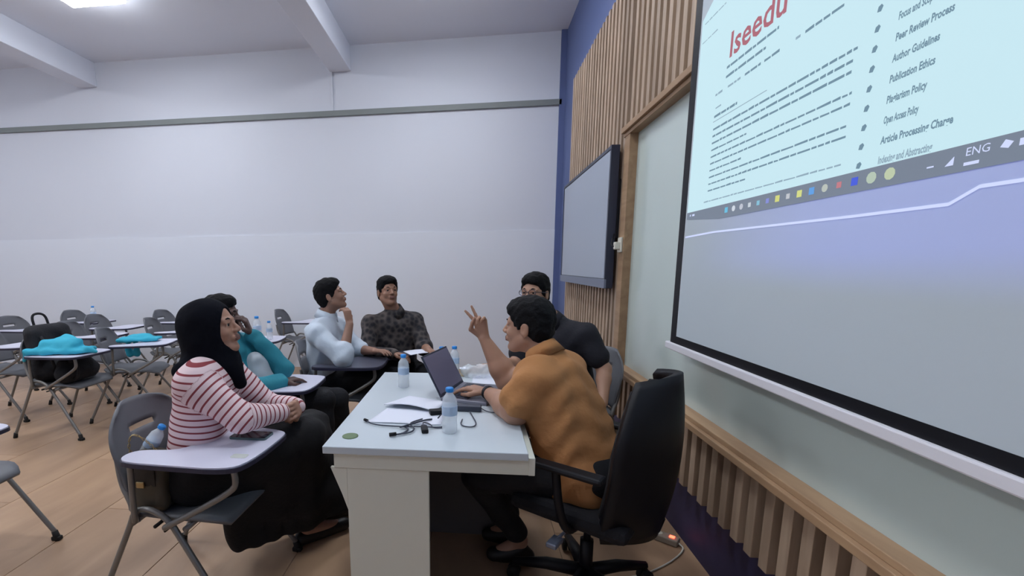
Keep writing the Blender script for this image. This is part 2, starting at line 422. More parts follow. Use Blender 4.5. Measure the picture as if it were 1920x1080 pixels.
def text_mesh(txt, size, y_left, z_base, m, name, parent, dx=0.003, bold=0.0, width=None):
    cu = bpy.data.curves.new('t', 'FONT'); cu.body = txt; cu.size = size; cu.offset = bold; cu.resolution_u = 2; cu.extrude = 0.0
    o = bpy.data.objects.new('t', cu); C.objects.link(o); bpy.context.view_layer.update()
    me = bpy.data.meshes.new_from_object(o.evaluated_get(bpy.context.evaluated_depsgraph_get()))
    bpy.data.objects.remove(o); bpy.data.curves.remove(cu)
    xs = [v.co.x for v in me.vertices]; w = max(xs) if xs else 1
    k = (width / w) if width else 1.0
    for v in me.vertices:
        v.co = Vector((XP - dx, y_left - v.co.x * k, z_base + v.co.y))
    me.materials.clear(); me.materials.append(m); me.name = name
    return link(name, me, parent)
text_mesh('Iseedu', 0.125, 1.985, 2.143, M['p_red'], 'lettering', page, width=0.325, bold=0.002)
def words(y0, width, z, m, seed, h=0.0042):
    """a row of word-long strokes: the page's small print is too blurred to read"""
    r = random.Random(seed); y = y0; out = []
    while y > y0 - width:
        w = r.uniform(0.014, 0.055); w = min(w, y - (y0 - width))
        if w > 0.006: out.append([(y, z), (y - w, z), (y - w, z + h + r.uniform(-.001, .002)), (y, z + h)])
        y -= w + 0.006
    return flat('small_print', out, m, 0.003, page)
words(1.99, 0.30, 2.108, M['p_text'], 1, 0.008); words(1.99, 0.24, 2.075, M['p_text'], 2, 0.008)
for y0, w, m in ((2.06, .05, 'p_dim'), (1.97, .09, 'p_dim'), (1.86, .09, 'p_text'), (1.75, .08, 'p_text'), (1.60, .02, 'p_dim'), (1.56, .14, 'p_text')):
    words(y0, w, 2.035, M[m], int(y0 * 100), 0.007)
words(2.05, 0.045, 1.985, M['p_dim'], 5); words(2.055, 0.16, 1.952, M['p_text'], 6, 0.008)
flat('ruled_line', strip([(2.06, 1.938), (1.72, 1.938)], 0.0012), M['p_dim'], 0.003, page)
for i, wd in enumerate((.70, .69, .69, .24, .70, .70, .22, .70, .70, .26)):
    words(2.055, wd, 1.905 - 0.0262 * i, M['p_text'], 20 + i, 0.0065 if i < 3 else 0.0052)
words(2.08, 0.72, 1.628, M['p_dim'], 40, 0.004)
words(2.2, 0.16, 2.36, M['p_dim'], 41, 0.003); words(2.21, 0.12, 2.29, M['p_dim'], 42, 0.003)
side = [('Editorial Team', .07), ('Focus and Scope', .085), ('Peer Review Process', .13), ('Author Guidelines', .108), ('Publication Ethics', .106), ('Plagiarism Policy', .096), ('Open Access Policy', .085), ('Article Processing Charge', .165), ('Indexing and Abstracting', .13)]
for i, (s, wd) in enumerate(side):
    z = 1.962 - 0.0443 * i
    text_mesh(s, 0.0235, 1.245, z, M['p_text'] if i < 8 else M['p_dim'], 'lettering', page, width=wd, bold=0.0008)
    flat('bullet_icon', [[(1.308, z + .002), (1.298, z), (1.293, z + .010), (1.298, z + .016), (1.306, z + .013)]], M['p_text'], 0.003, page)
icons = [(110, 200, 236), (220, 228, 240), (200, 206, 220), (210, 220, 230), (140, 200, 226), (140, 150, 226), (222, 226, 130), (204, 208, 216), (224, 230, 140), (100, 168, 240), (196, 204, 196), (206, 130, 140), (70, 96, 232), (190, 208, 190), (200, 214, 180)]
for i, c in enumerate(icons):
    yc = 1.9 - 0.0494 * i; s_ = 0.011 if i in (0, 6, 8, 9, 12, 13, 14) else 0.0085
    n = 10 if i in (1, 2, 10, 13, 14) else 4
    poly = [(yc + s_ * 1.25 * math.cos(2 * PI * k / n + PI / 4), 1.579 + s_ * 1.25 * math.sin(2 * PI * k / n + PI / 4)) for k in range(n)]
    flat('task_icon', [poly], emis('icon %d' % i, rgb(*c), 0.85), 0.003, bar)
text_mesh('ENG', 0.022, 1.045, 1.580, M['p_line'], 'lettering', bar)
for poly in ([(1.12, 1.572), (1.106, 1.572), (1.106, 1.575), (1.12, 1.575)], [(1.082, 1.568), (1.066, 1.568), (1.066, 1.584)], [(1.045, 1.562), (1.018, 1.562), (1.018, 1.568), (1.045, 1.568)],
             [(0.985, 1.582), (0.972, 1.578), (0.965, 1.588), (0.978, 1.594)], [(0.955, 1.578), (0.90, 1.578), (0.90, 1.590), (0.955, 1.590)],
             [(2.20, 1.588), (2.19, 1.584), (2.188, 1.594)], [(2.175, 1.584), (2.155, 1.584), (2.155, 1.592), (2.175, 1.592)]):
    flat('task_icon', [poly], M['p_line'], 0.003, bar)

# ============================================================ DESK
dk = thing('desk', 'white laminate desk in the middle of the group, with laptop, papers and bottles on it', 'desk', (-0.17, 2.05, 0))
def dbox(lo, hi, bev=0): return MB().box((lo[0] + .17, lo[1] - 2.05, lo[2]), (hi[0] + .17, hi[1] - 2.05, hi[2]), bev)
dbox((-.536, 1.485, .722), (.187, 2.64, .75), .003).build('tabletop', M['white'], dk)
dbox((-.50, 1.50, .664), (.212, 1.52, .722), .002).build('apron', M['white_side'], dk)
dbox((.19, 1.497, .664), (.212, 2.62, .728), .002).build('side_rail', M['white_side'], dk)
dbox((-.455, 1.505, 0), (-.155, 1.527, .663), .002).build('leg_panel', M['white_side'], dk)
dbox((-.455, 2.185, .0), (.185, 2.203, .663), .001).build('end_panel', M['dgrey'], dk)
dbox((-.455, 1.527, .12), (-.437, 2.185, .663), .001).build('modesty_panel', M['dgrey'], dk)
mb = MB(); pg = [(-.515, .663), (-.455, .663), (-.455, .50), (-.475, .56)]
vs = [(x + .17, y - 2.05, z) for y in (1.505, 1.52) for x, z in pg]
mb.add(vs, [(3, 2, 1, 0), (4, 5, 6, 7)] + [(i, (i + 1) % 4, 4 + (i + 1) % 4, 4 + i) for i in range(4)]).build('corner_bracket', M['white_side'], dk)
MB().lathe([(0.03, 0), (0.03, 0.0025), (0.022, 0.003), (0.0, 0.003)], (-.461 + .17, 1.589 - 2.05, .75)).build('cable_grommet', M['green'], dk)

# ============================================================ TABLET-ARM CHAIRS
def shell_grid(fn, nu, nv, hole=None):
    vs = []; fs = []
    for j in range(nv + 1):
        for i in range(nu + 1): vs.append(fn(-1 + 2 * i / nu, j / nv))
    for j in range(nv):
        for i in range(nu):
            if hole and hole(-1 + 2 * (i + .5) / nu, (j + .5) / nv): continue
            a = j * (nu + 1) + i; fs.append((a, a + 1, a + nu + 2, a + nu + 1))
    return vs, fs
def solid_obj(name, vs, fs, m, parent, th):
    me = bpy.data.meshes.new(name); me.from_pydata(vs, [], fs); me.materials.append(m)
    me.polygons.foreach_set('use_smooth', [True] * len(me.polygons)); me.update()
    o = bpy.data.objects.new(name, me); C.objects.link(o)
    md = o.modifiers.new('s', 'SOLIDIFY'); md.thickness = th; md.offset = 0
    bpy.context.view_layer.update()
    m2 = bpy.data.meshes.new_from_object(o.evaluated_get(bpy.context.evaluated_depsgraph_get()))
    bpy.data.objects.remove(o); m2.name = name
    return link(name, m2, parent)
def back_fn(u, v):
    w = 0.215 + 0.012 * v
    e = max(0.0, (v - 0.45) / 0.55)
    w *= (1 - e ** 2.6 * 0.42) if v < 1 else 0.55
    z = 0.50 + 0.345 * v - 0.02 * abs(u) ** 3 * e
    y = u * w
    x = -0.215 - 0.09 * v ** 1.2 + 0.055 * u * u
    return (x, y, z)
def seat_fn(u, v):
    # v: back to front
    w = 0.205 + 0.02 * math.sin(v * PI * .8)
    cnr = max(0, (v - .8) / .2) ** 2 + max(0, (.15 - v) / .15) ** 2
    w *= 1 - .18 * cnr
    x = -0.215 + 0.45 * v
    z = 0.445 - 0.012 * (1 - u * u) * math.sin(v * PI) - 0.035 * max(0, (v - .78) / .22) ** 2 + 0.03 * max(0, (.15 - v) / .15) ** 2
    return (x, u * w, z)
TAB = chaikin([(-.118, -.235), (-.085, -.205), (.02, -.195), (.07, -.16), (.10, -.05), (.125, .06), (.16, .09), (.25, .075), (.365, .05), (.385, 0.0), (.375, -.26), (.32, -.325), (.1, -.32), (-.07, -.315), (-.115, -.285)], 2)
def make_chair(name, label, loc, rz, tabm='tab_white', tilt=0.0):
    t = thing(name, label, 'chair', loc, rz, 'grey tablet-arm chairs')
    v, f = shell_grid(back_fn, 18, 16, lambda u, v: abs(u) < .28 and .62 < v < .70)
    solid_obj('backrest', v, f, M['chair'], t, 0.011)
    v, f = shell_grid(seat_fn, 12, 14)
    solid_obj('seat', v, f, M['chair'], t, 0.016)
    # side frames
    for s in (-1, 1):
        mb = MB()
        mb.tube(smooth_path([(-.325, s * .265, .03), (-.14, s * .245, .42), (-.12, s * .243, .475), (-.06, s * .243, .49), (.02, s * .245, .455), (.08, s * .25, .36), (.28, s * .27, .04)], 2), .0115)
        leg = mb.build('leg_frame', M['tube'], t)
        MB().tube([(-.332, s * .266, .0), (-.322, s * .265, .045)], [.016, .014]).build('rubber_foot', M['rubber'], leg)
        MB().tube([(.286, s * .2705, .0), (.275, s * .269, .05)], [.016, .014]).box((.26, s * .27 - .014, 0), (.305, s * .27 + .014, .022), .005).build('rubber_foot', M['rubber'], leg)
    mb = MB()
    for s in (-1, 1):
        mb.tube(smooth_path([(-.12, s * .232, .42), (-.15, s * .225, .50), (-.20, s * .205, .56), (-.225, s * .185, .66)], 2), .0105)
    mb.tube([(-.13, -.25, .425), (-.13, .25, .425)], .011).tube([(.09, -.25, .418), (.09, .25, .418)], .011)
    mb.build('back_support', M['tube'], t)
    MB().tube([(-.04, -.245, .415), (-.04, .245, .415)], .007).tube([(.0, -.245, .40), (.0, .245, .40)], .005).build('under_rack', M['rubber'], t)
    mb = MB()
    mb.tube(smooth_path([(-.105, -.262, .44), (-.10, -.265, .55), (-.09, -.27, .69)], 1), .011)
    mb.tube(smooth_path([(.02, -.268, .43), (.2, -.268, .53), (.31, -.268, .60), (.325, -.268, .63), (.315, -.265, .69)], 2), .0115)
    mb.build('tablet_support', M['tube'], t)
    tb = MB().prism(TAB, .700, .7055).build('writing_tablet', M[tabm], t)
    MB().prism([(x * 1.0 + (0.004 if x > .1 else -.004), y * 1.0 + (.003 if y > -.1 else -.003)) for x, y in TAB], .684, .6995).build('tablet_edge', M['tab_under'], tb)
    return t
D2R = PI / 180
front = make_chair('tablet_chair', 'large grey tablet-arm chair nearest the camera, holding a phone on its white tablet', (-1.15, 1.70, 0), -2 * D2R)
def chair(x, y, deg, label): return dup(front, (x, y, 0), deg * D2R, label)
chair(-1.30, 2.63, 4, 'grey tablet-arm chair under the person in the teal jacket, white tablet over the knees')
dark = make_chair('tablet_chair', 'grey tablet-arm chair with a dark tablet under the person in the white shirt', (-1.02, 3.25, 0), 4 * D2R, 'tab_dark')
dup(dark, (-.66, 3.72, 0), -62 * D2R, 'grey chair under the person in the patterned batik shirt')
chair(.62, 2.93, 205, 'grey chair under the person in black beside the slatted wall')
chair(-3.48, 3.47, 0, 'grey tablet-arm chair with black bags on its seat')
chair(-3.24, 3.95, 20, 'grey tablet-arm chair with a folded teal jacket on its tablet, no bag on it')
chair(-3.40, 4.78, 15, 'grey tablet-arm chair with a bare white tablet, just left of the black headscarf')
chair(-3.95, 5.66, 0, 'grey chair against the back wall, nearest the wall left of the headscarf')
chair(-4.40, 5.08, 5, 'grey chair near the back wall, seen above the chair with the folded teal jacket')
chair(-5.25, 5.62, 0, 'small far grey chair against the back wall directly above the black backpack')
chair(-4.10, 4.40, 8, 'grey chair right of the backpack, behind the heaped teal jacket')
chair(-5.35, 4.85, 0, 'rear one of two grey chairs at the left edge of the view')
chair(-4.42, 3.80, 8, 'front one of two grey chairs left of the backpack chair')
chair(-2.41, 1.64, 3, 'nearest grey chair at the left edge, only a seat corner and leg showing')
chair(-2.30, 5.72, 0, 'lone grey tablet-arm chair against the white back wall behind the person in the white shirt')
chair(-2.24, 4.22, 10, 'grey tablet-arm chair with two clear bottles on its tablet, behind the person in teal')

# ============================================================ OFFICE CHAIR
oc = thing('office_chair', 'black office swivel chair with armrests under the person in the brown shirt', 'chair', (.475, 1.80, 0), PI - 0.60)
def ob_fn(u, v):
    w = 0.245
    e = max(0, (v - .55) / .45); b = max(0, (.25 - v) / .25)
    w *= (1 - .48 * e ** 2.2) * (1 - .3 * b ** 2)
    x = -0.255 - 0.04 * math.sin(v * PI * .9 + .3) + 0.02 - .05 * v + 0.14 * (u * u) * (1 - .25 * e)
    return (x, u * w, 0.375 + 0.625 * v - .03 * e * u * u)
v, f = shell_grid(ob_fn, 20, 20)
bk = solid_obj('backrest', v, f, M['black'], oc, 0.03)
v, f = shell_grid(lambda u, v: (lambda p: (p[0] + .018, p[1] * .86, .41 + (p[2] - .375) * .88))(ob_fn(u, v)), 16, 16)
solid_obj('back_cushion', v, f, M['blackcloth'], bk, 0.02)
MB().box((-.22, -.24, .41), (.24, .24, .475), .03).build('seat', M['blackcloth'], oc)
for s in (-1, 1):
    a = MB().box((-.15, s * .29 - .03, .652), (.11, s * .29 + .03, .675), .01).build('armrest', M['black'], oc)
    MB().tube(smooth_path([(.02, s * .29, .655), (.0, s * .30, .52), (-.02, s * .27, .42), (-.02, s * .18, .40)], 2), .016).build('arm_support', M['black'], a)
MB().box((-.1, -.1, .37), (.1, .1, .41), .01).tube([(-.05, 0, .38), (-.22, 0, .37), (-.25, 0, .40), (-.262, 0, .45)], .022).build('seat_mechanism', M['black'], oc)
MB().tube([(0, .05, .375), (.02, .26, .37)], .006).box((0.0, .24, .355), (.04, .31, .375), .005).build('tilt_lever', M['bezel'], oc)
MB().tube([(0, 0, .08), (0, 0, .25)], .028).tube([(0, 0, .25), (0, 0, .38)], .015).build('gas_lift', M['black'], oc)
for k in range(5):
    a = 2 * PI * k / 5 + .33
    c, s = math.cos(a), math.sin(a)
    lg = MB().tube([(0, 0, .105), (c * .16, s * .16, .10), (c * .30, s * .30, .075)], [.03, .026, .017], 8).build('base_leg', M['black'], oc)
    px_, py_ = c * .30, s * .30
    MB().tube([(px_ - s * .022, py_ + c * .022, .028), (px_ - s * .006, py_ + c * .006, .028)], .028, 14).tube([(px_ + s * .022, py_ - c * .022, .028), (px_ + s * .006, py_ - c * .006, .028)], .028, 14).tube([(px_, py_, .03), (px_, py_, .075)], .008).build('caster', M['rubber'], lg)

# ============================================================ PEOPLE
class Sdf:
    """smooth union of tapered limbs and ellipsoids, turned into one continuous surface"""
    def __init__(s): s.p = []
    def cap(s, a, b, ra, rb, k=0.02, m=0, mode='add', u0=0.0, flat=None, group=0):
        s.p.append(('c', np.array(a, float), np.array(b, float), ra, rb, k, m, mode, u0, flat, group)); return s
    def ell(s, c, r, R=None, k=0.02, m=0, mode='add', u0=0.0, group=0):
        s.p.append(('e', np.array(c, float), np.array(r, float), np.eye(3) if R is None else R, None, k, m, mode, u0, None, group)); return s
    def fan(s, a1, a2, b1, b2, ra, rb, n=4, k=0.03, m=0, u0=0.0, group=0):
        a1, a2, b1, b2 = (np.array(q, float) for q in (a1, a2, b1, b2))
        for i in range(n):
            t = i / (n - 1); s.cap(a1 * (1 - t) + a2 * t, b1 * (1 - t) + b2 * t, ra, rb, k, m, 'add', u0, None, group)
        return s
    @staticmethod
    def ev(p, X, Y, Z):
        if p[0] == 'c':
            a, b, ra, rb, fl = p[1], p[2], p[3], p[4], p[9]
            d = b - a; L2 = max(float(d @ d), 1e-9)
            x, y, z = X - a[0], Y - a[1], Z - a[2]
            t = np.clip((x * d[0] + y * d[1] + z * d[2]) / L2, 0, 1)
            x = x - t * d[0]; y = y - t * d[1]; z = z - t * d[2]
            if fl is not None:
                n = fl[0]; q = (x * n[0] + y * n[1] + z * n[2]) * (1 / fl[1] - 1); x = x + q * n[0]; y = y + q * n[1]; z = z + q * n[2]
                return (np.sqrt(x * x + y * y + z * z) - (ra + (rb - ra) * t)) * min(1, fl[1] * 1.1)
            return np.sqrt(x * x + y * y + z * z) - (ra + (rb - ra) * t)
        c, r, R = p[1], p[2], p[3]
        x, y, z = X - c[0], Y - c[1], Z - c[2]
        q0 = x * R[0, 0] + y * R[1, 0] + z * R[2, 0]; q1 = x * R[0, 1] + y * R[1, 1] + z * R[2, 1]; q2 = x * R[0, 2] + y * R[1, 2] + z * R[2, 2]
        k0 = np.sqrt((q0 / r[0]) ** 2 + (q1 / r[1]) ** 2 + (q2 / r[2]) ** 2)
        k1 = np.sqrt((q0 / r[0] ** 2) ** 2 + (q1 / r[1] ** 2) ** 2 + (q2 / r[2] ** 2) ** 2) + 1e-9
        return k0 * (k0 - 1) / k1
    def bounds(s, p):
        if p[0] == 'c':
            r = max(p[3], p[4]) * (max(1, p[9][1]) if p[9] is not None else 1)
            return np.minimum(p[1], p[2]) - r, np.maximum(p[1], p[2]) + r
        r = float(max(p[2])); return p[1] - r, p[1] + r
    def mesh(s, name, h, mats, parent, loc, wob=0.0, wf=30.0, su=False):
        adds = [p for p in s.p if p[7] == 'add']
        lo = np.min([s.bounds(p)[0] for p in adds], 0) - 4 * h - wob; hi = np.max([s.bounds(p)[1] for p in adds], 0) + 4 * h + wob
        n = np.ceil((hi - lo) / h).astype(int) + 1
        ax = [lo[i] + h * np.arange(n[i]) for i in range(3)]
        F = np.full(n, 1.0, np.float32)
        for p in s.p:
            pad = p[5] + 3 * h + wob; bl, bh = s.bounds(p)
            i0 = np.clip(np.floor((bl - pad - lo) / h).astype(int), 0, n); i1 = np.clip(np.ceil((bh + pad - lo) / h).astype(int) + 1, 0, n)
            if (i1 <= i0).any(): continue
            X = ax[0][i0[0]:i1[0], None, None]; Y = ax[1][None, i0[1]:i1[1], None]; Z = ax[2][None, None, i0[2]:i1[2]]
            d = s.ev(p, X, Y, Z).astype(np.float32)
            sl = (slice(i0[0], i1[0]), slice(i0[1], i1[1]), slice(i0[2], i1[2])); G = F[sl]; k = p[5]
            if p[7] == 'add':
                hh = np.clip(0.5 + 0.5 * (G - d) / k, 0, 1); F[sl] = G * (1 - hh) + d * hh - k * hh * (1 - hh)
            else:
                d = -d; hh = np.clip(0.5 - 0.5 * (G - d) / k, 0, 1); F[sl] = G * (1 - hh) + d * hh + k * hh * (1 - hh)
        if wob:
            X = ax[0][:, None, None]; Y = ax[1][None, :, None]; Z = ax[2][None, None, :]
            q = np.sin(wf * (X * .9 + Z * .5) + 2.2 * np.sin(wf * .45 * (Y - Z * .7) + 1.3)) + .6 * np.sin(wf * 1.7 * (Z * .8 - X * .4 + Y * .6) + 1.7 * np.sin(wf * .8 * X))
            F += (wob * .5 * q).astype(np.float32)
        # surface nets
        I = F < 0
        nx, ny, nz = (n - 1)
        cnt = np.zeros((nx, ny, nz), np.int8)
        for a in (0, 1):
            for b in (0, 1):
                for c in (0, 1): cnt += I[a:a + nx, b:b + ny, c:c + nz]
        act = (cnt > 0) & (cnt < 8)
        ci = np.argwhere(act); idx = np.full(act.shape, -1, np.int64); idx[act] = np.arange(len(ci))
        P = np.zeros((len(ci), 3)); W = np.zeros(len(ci))
        cs = [np.array((a, b, c)) for a in (0, 1) for b in (0, 1) for c in (0, 1)]
        for ai in range(8):
            for bi in range(ai + 1, 8):
                if np.abs(cs[ai] - cs[bi]).sum() != 1: continue
                fa = F[tuple((ci + cs[ai]).T)].astype(float); fb = F[tuple((ci + cs[bi]).T)].astype(float)
                mk = (fa < 0) != (fb < 0); t = np.where(mk, fa / np.where(mk, fa - fb, 1), 0)
                P[mk] += (cs[ai] + t[:, None] * (cs[bi] - cs[ai]))[mk]; W[mk] += 1
        V = lo + h * (ci + P / W[:, None])
        quads = []
        for axis in range(3):
            sA = [slice(None)] * 3; sB = [slice(None)] * 3; sA[axis] = slice(0, -1); sB[axis] = slice(1, None)
            A = I[tuple(sA)]; B = I[tuple(sB)]
            e = np.argwhere(A != B)
            o1, o2 = [q for q in range(3) if q != axis]
            e = e[(e[:, o1] > 0) & (e[:, o2] > 0) & (e[:, o1] < n[o1] - 1) & (e[:, o2] < n[o2] - 1)]
            inside = A[tuple(e.T)]
            u1 = np.zeros(3, int); u1[o1] = 1; u2 = np.zeros(3, int); u2[o2] = 1
            q = np.stack([idx[tuple((e - u1 - u2).T)], idx[tuple((e - u2).T)], idx[tuple(e.T)], idx[tuple((e - u1).T)]], 1)
            flip = inside if axis != 1 else ~inside
            q[~flip] = q[~flip][:, ::-1]; quads.append(q)
        Q = np.concatenate(quads)
        # one smoothing pass
        for _ in range(1):
            acc = np.zeros_like(V); wn = np.zeros(len(V))
            for k in range(4):
                a, b = Q[:, k], Q[:, (k + 1) % 4]; np.add.at(acc, a, V[b]); np.add.at(wn, a, 1)
            V = V * .6 + .4 * acc / wn[:, None]
        me = bpy.data.meshes.new(name)
        me.vertices.add(len(V)); me.vertices.foreach_set('co', (V - np.array(loc)).ravel())
        me.loops.add(len(Q) * 4); me.loops.foreach_set('vertex_index', Q.ravel().astype(np.int32))
        me.polygons.add(len(Q)); me.polygons.foreach_set('loop_start', np.arange(0, len(Q) * 4, 4, dtype=np.int32))
        try: me.polygons.foreach_set('loop_total', np.full(len(Q), 4, np.int32))
        except Exception: pass
        me.polygons.foreach_set('use_smooth', np.ones(len(Q), bool))
        for m in mats: me.materials.append(m)
        if len(mats) > 1 or su:
            best = np.full(len(V), 9.0); mi = np.zeros(len(V), int); uu = np.zeros(len(V))
            for p in adds:
                d = s.ev(p, V[:, 0], V[:, 1], V[:, 2]); mk = d < best; best[mk] = d[mk]; mi[mk] = p[6]
                if su:
                    if p[0] == 'c' and p[10] == 1:
                        dd = p[2] - p[1]; L = np.linalg.norm(dd); t = ((V - p[1]) @ dd) / L; uu[mk] = (p[8] + t)[mk]
                    else:
                        uu[mk] = V[mk, 2] + 0.12 * (V[mk, 0])
            if len(mats) > 1: me.polygons.foreach_set('material_index', mi[Q[:, 0]].astype(np.int32))
            if su:
                at = me.attributes.new('su', 'FLOAT', 'POINT'); at.data.foreach_set('value', uu.astype(np.float32))
        me.update(calc_edges=True); me.validate()
        return link(name, me, parent)

V3 = lambda *a: np.array(a, float)
def nrm(v): v = np.array(v, float); return v / np.linalg.norm(v)
def frame(f, up=(0, 0, 1), roll=0.0):
    """columns: forward, left, up"""
    f = nrm(f); l = nrm(np.cross(up, f)); u = np.cross(f, l)
    l2 = l * math.cos(roll) + u * math.sin(roll); u2 = np.cross(f, l2)
    return np.array([f, l2, u2]).T

def head_sdf(S, c, R, neck_to, skin=0, lips=1, sc=1.0):
    W = lambda *q: c + R @ (np.array(q, float) * sc)
    S.ell(W(-.010, 0, .034), V3(.092, .074, .082) * sc, R, .02, skin)
    S.ell(W(.024, 0, -.018), V3(.064, .060, .088) * sc, R, .02, skin)
    for s in (-1, 1):
        S.cap(W(.0, s * .050, -.045), W(.055, s * .016, -.086), .022 * sc, .020 * sc, .02, skin)
        S.ell(W(.060, s * .034, -.022), V3(.024, .022, .026) * sc, R, .012, skin)
        S.cap(W(.085, s * .012, .028), W(.070, s * .044, .026), .008 * sc, .008 * sc, .012, skin)
    S.ell(W(.066, 0, -.088), V3(.024, .024, .020) * sc, R, .015, skin)
    for s in (-1, 1): S.ell(W(.094, s * .030, .008), V3(.016, .017, .012) * sc, R, .010, skin, 'sub')
    for s in (-1, 1):
        S.cap(W(.0835, s * .019, .0155), W(.0785, s * .042, .0135), .0052 * sc, .0052 * sc, .004, skin)
        S.cap(W(.0820, s * .020, .0005), W(.0775, s * .041, .0015), .0042 * sc, .0042 * sc, .004, skin)
    S.cap(W(.084, 0, .018), W(.106, 0, -.018), .007 * sc, .0105 * sc, .010, skin)
    for s in (-1, 1): S.ell(W(.096, s * .012, -.022), V3(.011, .009, .008) * sc, R, .006, skin)
    S.ell(W(.080, 0, -.048), V3(.016, .026, .016) * sc, R, .012, skin)
    S.cap(W(.094, -.014, -.045), W(.094, .014, -.045), .0055 * sc, .0055 * sc, .006, lips)
    S.cap(W(.092, -.013, -.056), W(.092, .013, -.056), .0065 * sc, .0065 * sc, .006, lips)
    for s in (-1, 1):
        S.ell(W(-.008, s * .077, -.004), V3(.019, .007, .031) * sc, R, .006, skin)
        S.ell(W(.0, s * .084, .0), V3(.010, .006, .018) * sc, R, .004, skin, 'sub')
    S.cap(W(-.025, 0, -.05), neck_to, .054 * sc, .060 * sc, .03, skin)
    return W

def hand_sdf(S, w, d, n, side, curl=0.5, spread=0.25, fingers=(1, 1, 1, 1), thumb=0.5, sc=1.0, skin=0):
    """w wrist, d pointing direction, n palm normal (towards the palm side), side +1/-1 the thumb side along d x n"""
    d = nrm(d); n = nrm(np.array(n, float) - d * np.dot(n, d)); l = np.cross(n, d) * side
    P = lambda a, b, c: np.array(w) + (d * a + l * b + n * c) * sc
    for b in (-.026, -.009, .009, .026):
        S.cap(P(.0, b * .6, 0), P(.082, b, 0), .0135 * sc, .0115 * sc, .010, skin)
    Ls = ((.026, .072), (.009, .080), (-.009, .074), (-.026, .058))
    for (b, L), ex, j in zip(Ls, fingers, range(4)):
        cu = curl if ex == 1 else (0.05 if ex == 2 else 1.45)
        sp = spread * (1.5 - j) * 0.33
        p = P(.082, b, 0); dd = nrm(d + l * sp); a = cu * .6
        r = .0088
        for seg, fr in enumerate((.42, .32, .26)):
            q = p + (dd * math.cos(a) + n * math.sin(a)) * L * fr * sc
            S.cap(p, q, r * sc, (r - .0008) * sc, .004, skin); p = q; a += cu * .7; r -= .0009
    p0 = P(.018, .024, .004); p1 = P(.050, .046 + .012 * (1 - thumb), .012 + .012 * thumb); p2 = P(.082, .050 - .028 * thumb, .022 + .012 * thumb); p3 = P(.104, .044 - .044 * thumb, .026 + .010 * thumb)
    S.cap(p0, p1, .0145 * sc, .0115 * sc, .008, skin); S.cap(p1, p2, .011 * sc, .0095 * sc, .005, skin); S.cap(p2, p3, .0095 * sc, .008 * sc, .004, skin)

def eyes_brows(W, R, parent, loc, sc=1.0):
    for s in (-1, 1):
        c = W(.0745, s * .030, .008); r = .0112 * sc
        mb = MB(); vs = []; n1, n2 = 12, 8
        for j in range(n2 + 1):
            for i in range(n1):
                th = PI * j / n2; ph = 2 * PI * i / n1
                q = R @ (V3(math.cos(th), math.sin(th) * math.cos(ph), math.sin(th) * math.sin(ph)) * r); vs.append(tuple(c + q - loc))
        fs = [(j * n1 + i, j * n1 + (i + 1) % n1, (j + 1) * n1 + (i + 1) % n1, (j + 1) * n1 + i) for j in range(n2) for i in range(n1)]
        mb.add(vs, fs, True); me = mb.mesh('eye', [M['eye'], M['iris']])
        for p_ in me.polygons:
            if p_.index < 2 * n1: p_.material_index = 1
        link('eye', me, parent)
        MB().tube([tuple(W(.089, s * .013, .027) - loc), tuple(W(.086, s * .028, .033) - loc), tuple(W(.072, s * .046, .028) - loc)], [.0028, .0036, .002], 6).build('eyebrow', M['hair'], parent)

def hair_sdf(c, R, style='short', sc=1.0):
    S = Sdf(); W = lambda *q: c + R @ (np.array(q, float) * sc)
    S.ell(W(-.014, 0, .042), V3(.100, .082, .086) * sc, R, .02)
    S.ell(W(-.045, 0, -.005), V3(.062, .074, .075) * sc, R, .02)
    if style == 'full':
        S.ell(W(.0, 0, .080), V3(.085, .075, .052) * sc, R, .03); S.ell(W(.055, 0, .085), V3(.035, .055, .026) * sc, R, .02)
    else:
        S.ell(W(.020, 0, .088), V3(.070, .066, .036) * sc, R, .02)
    for s in (-1, 1): S.cap(W(.022, s * .071, .04), W(.018, s * .072, .0), .010 * sc, .005 * sc, .01)
    S.ell(W(.105, 0, -.025), V3(.082, .105, .092) * sc, R, .012, 0, 'sub')
    S.ell(W(.035, 0, -.095), V3(.105, .12, .075) * sc, R, .012, 0, 'sub')
    return S

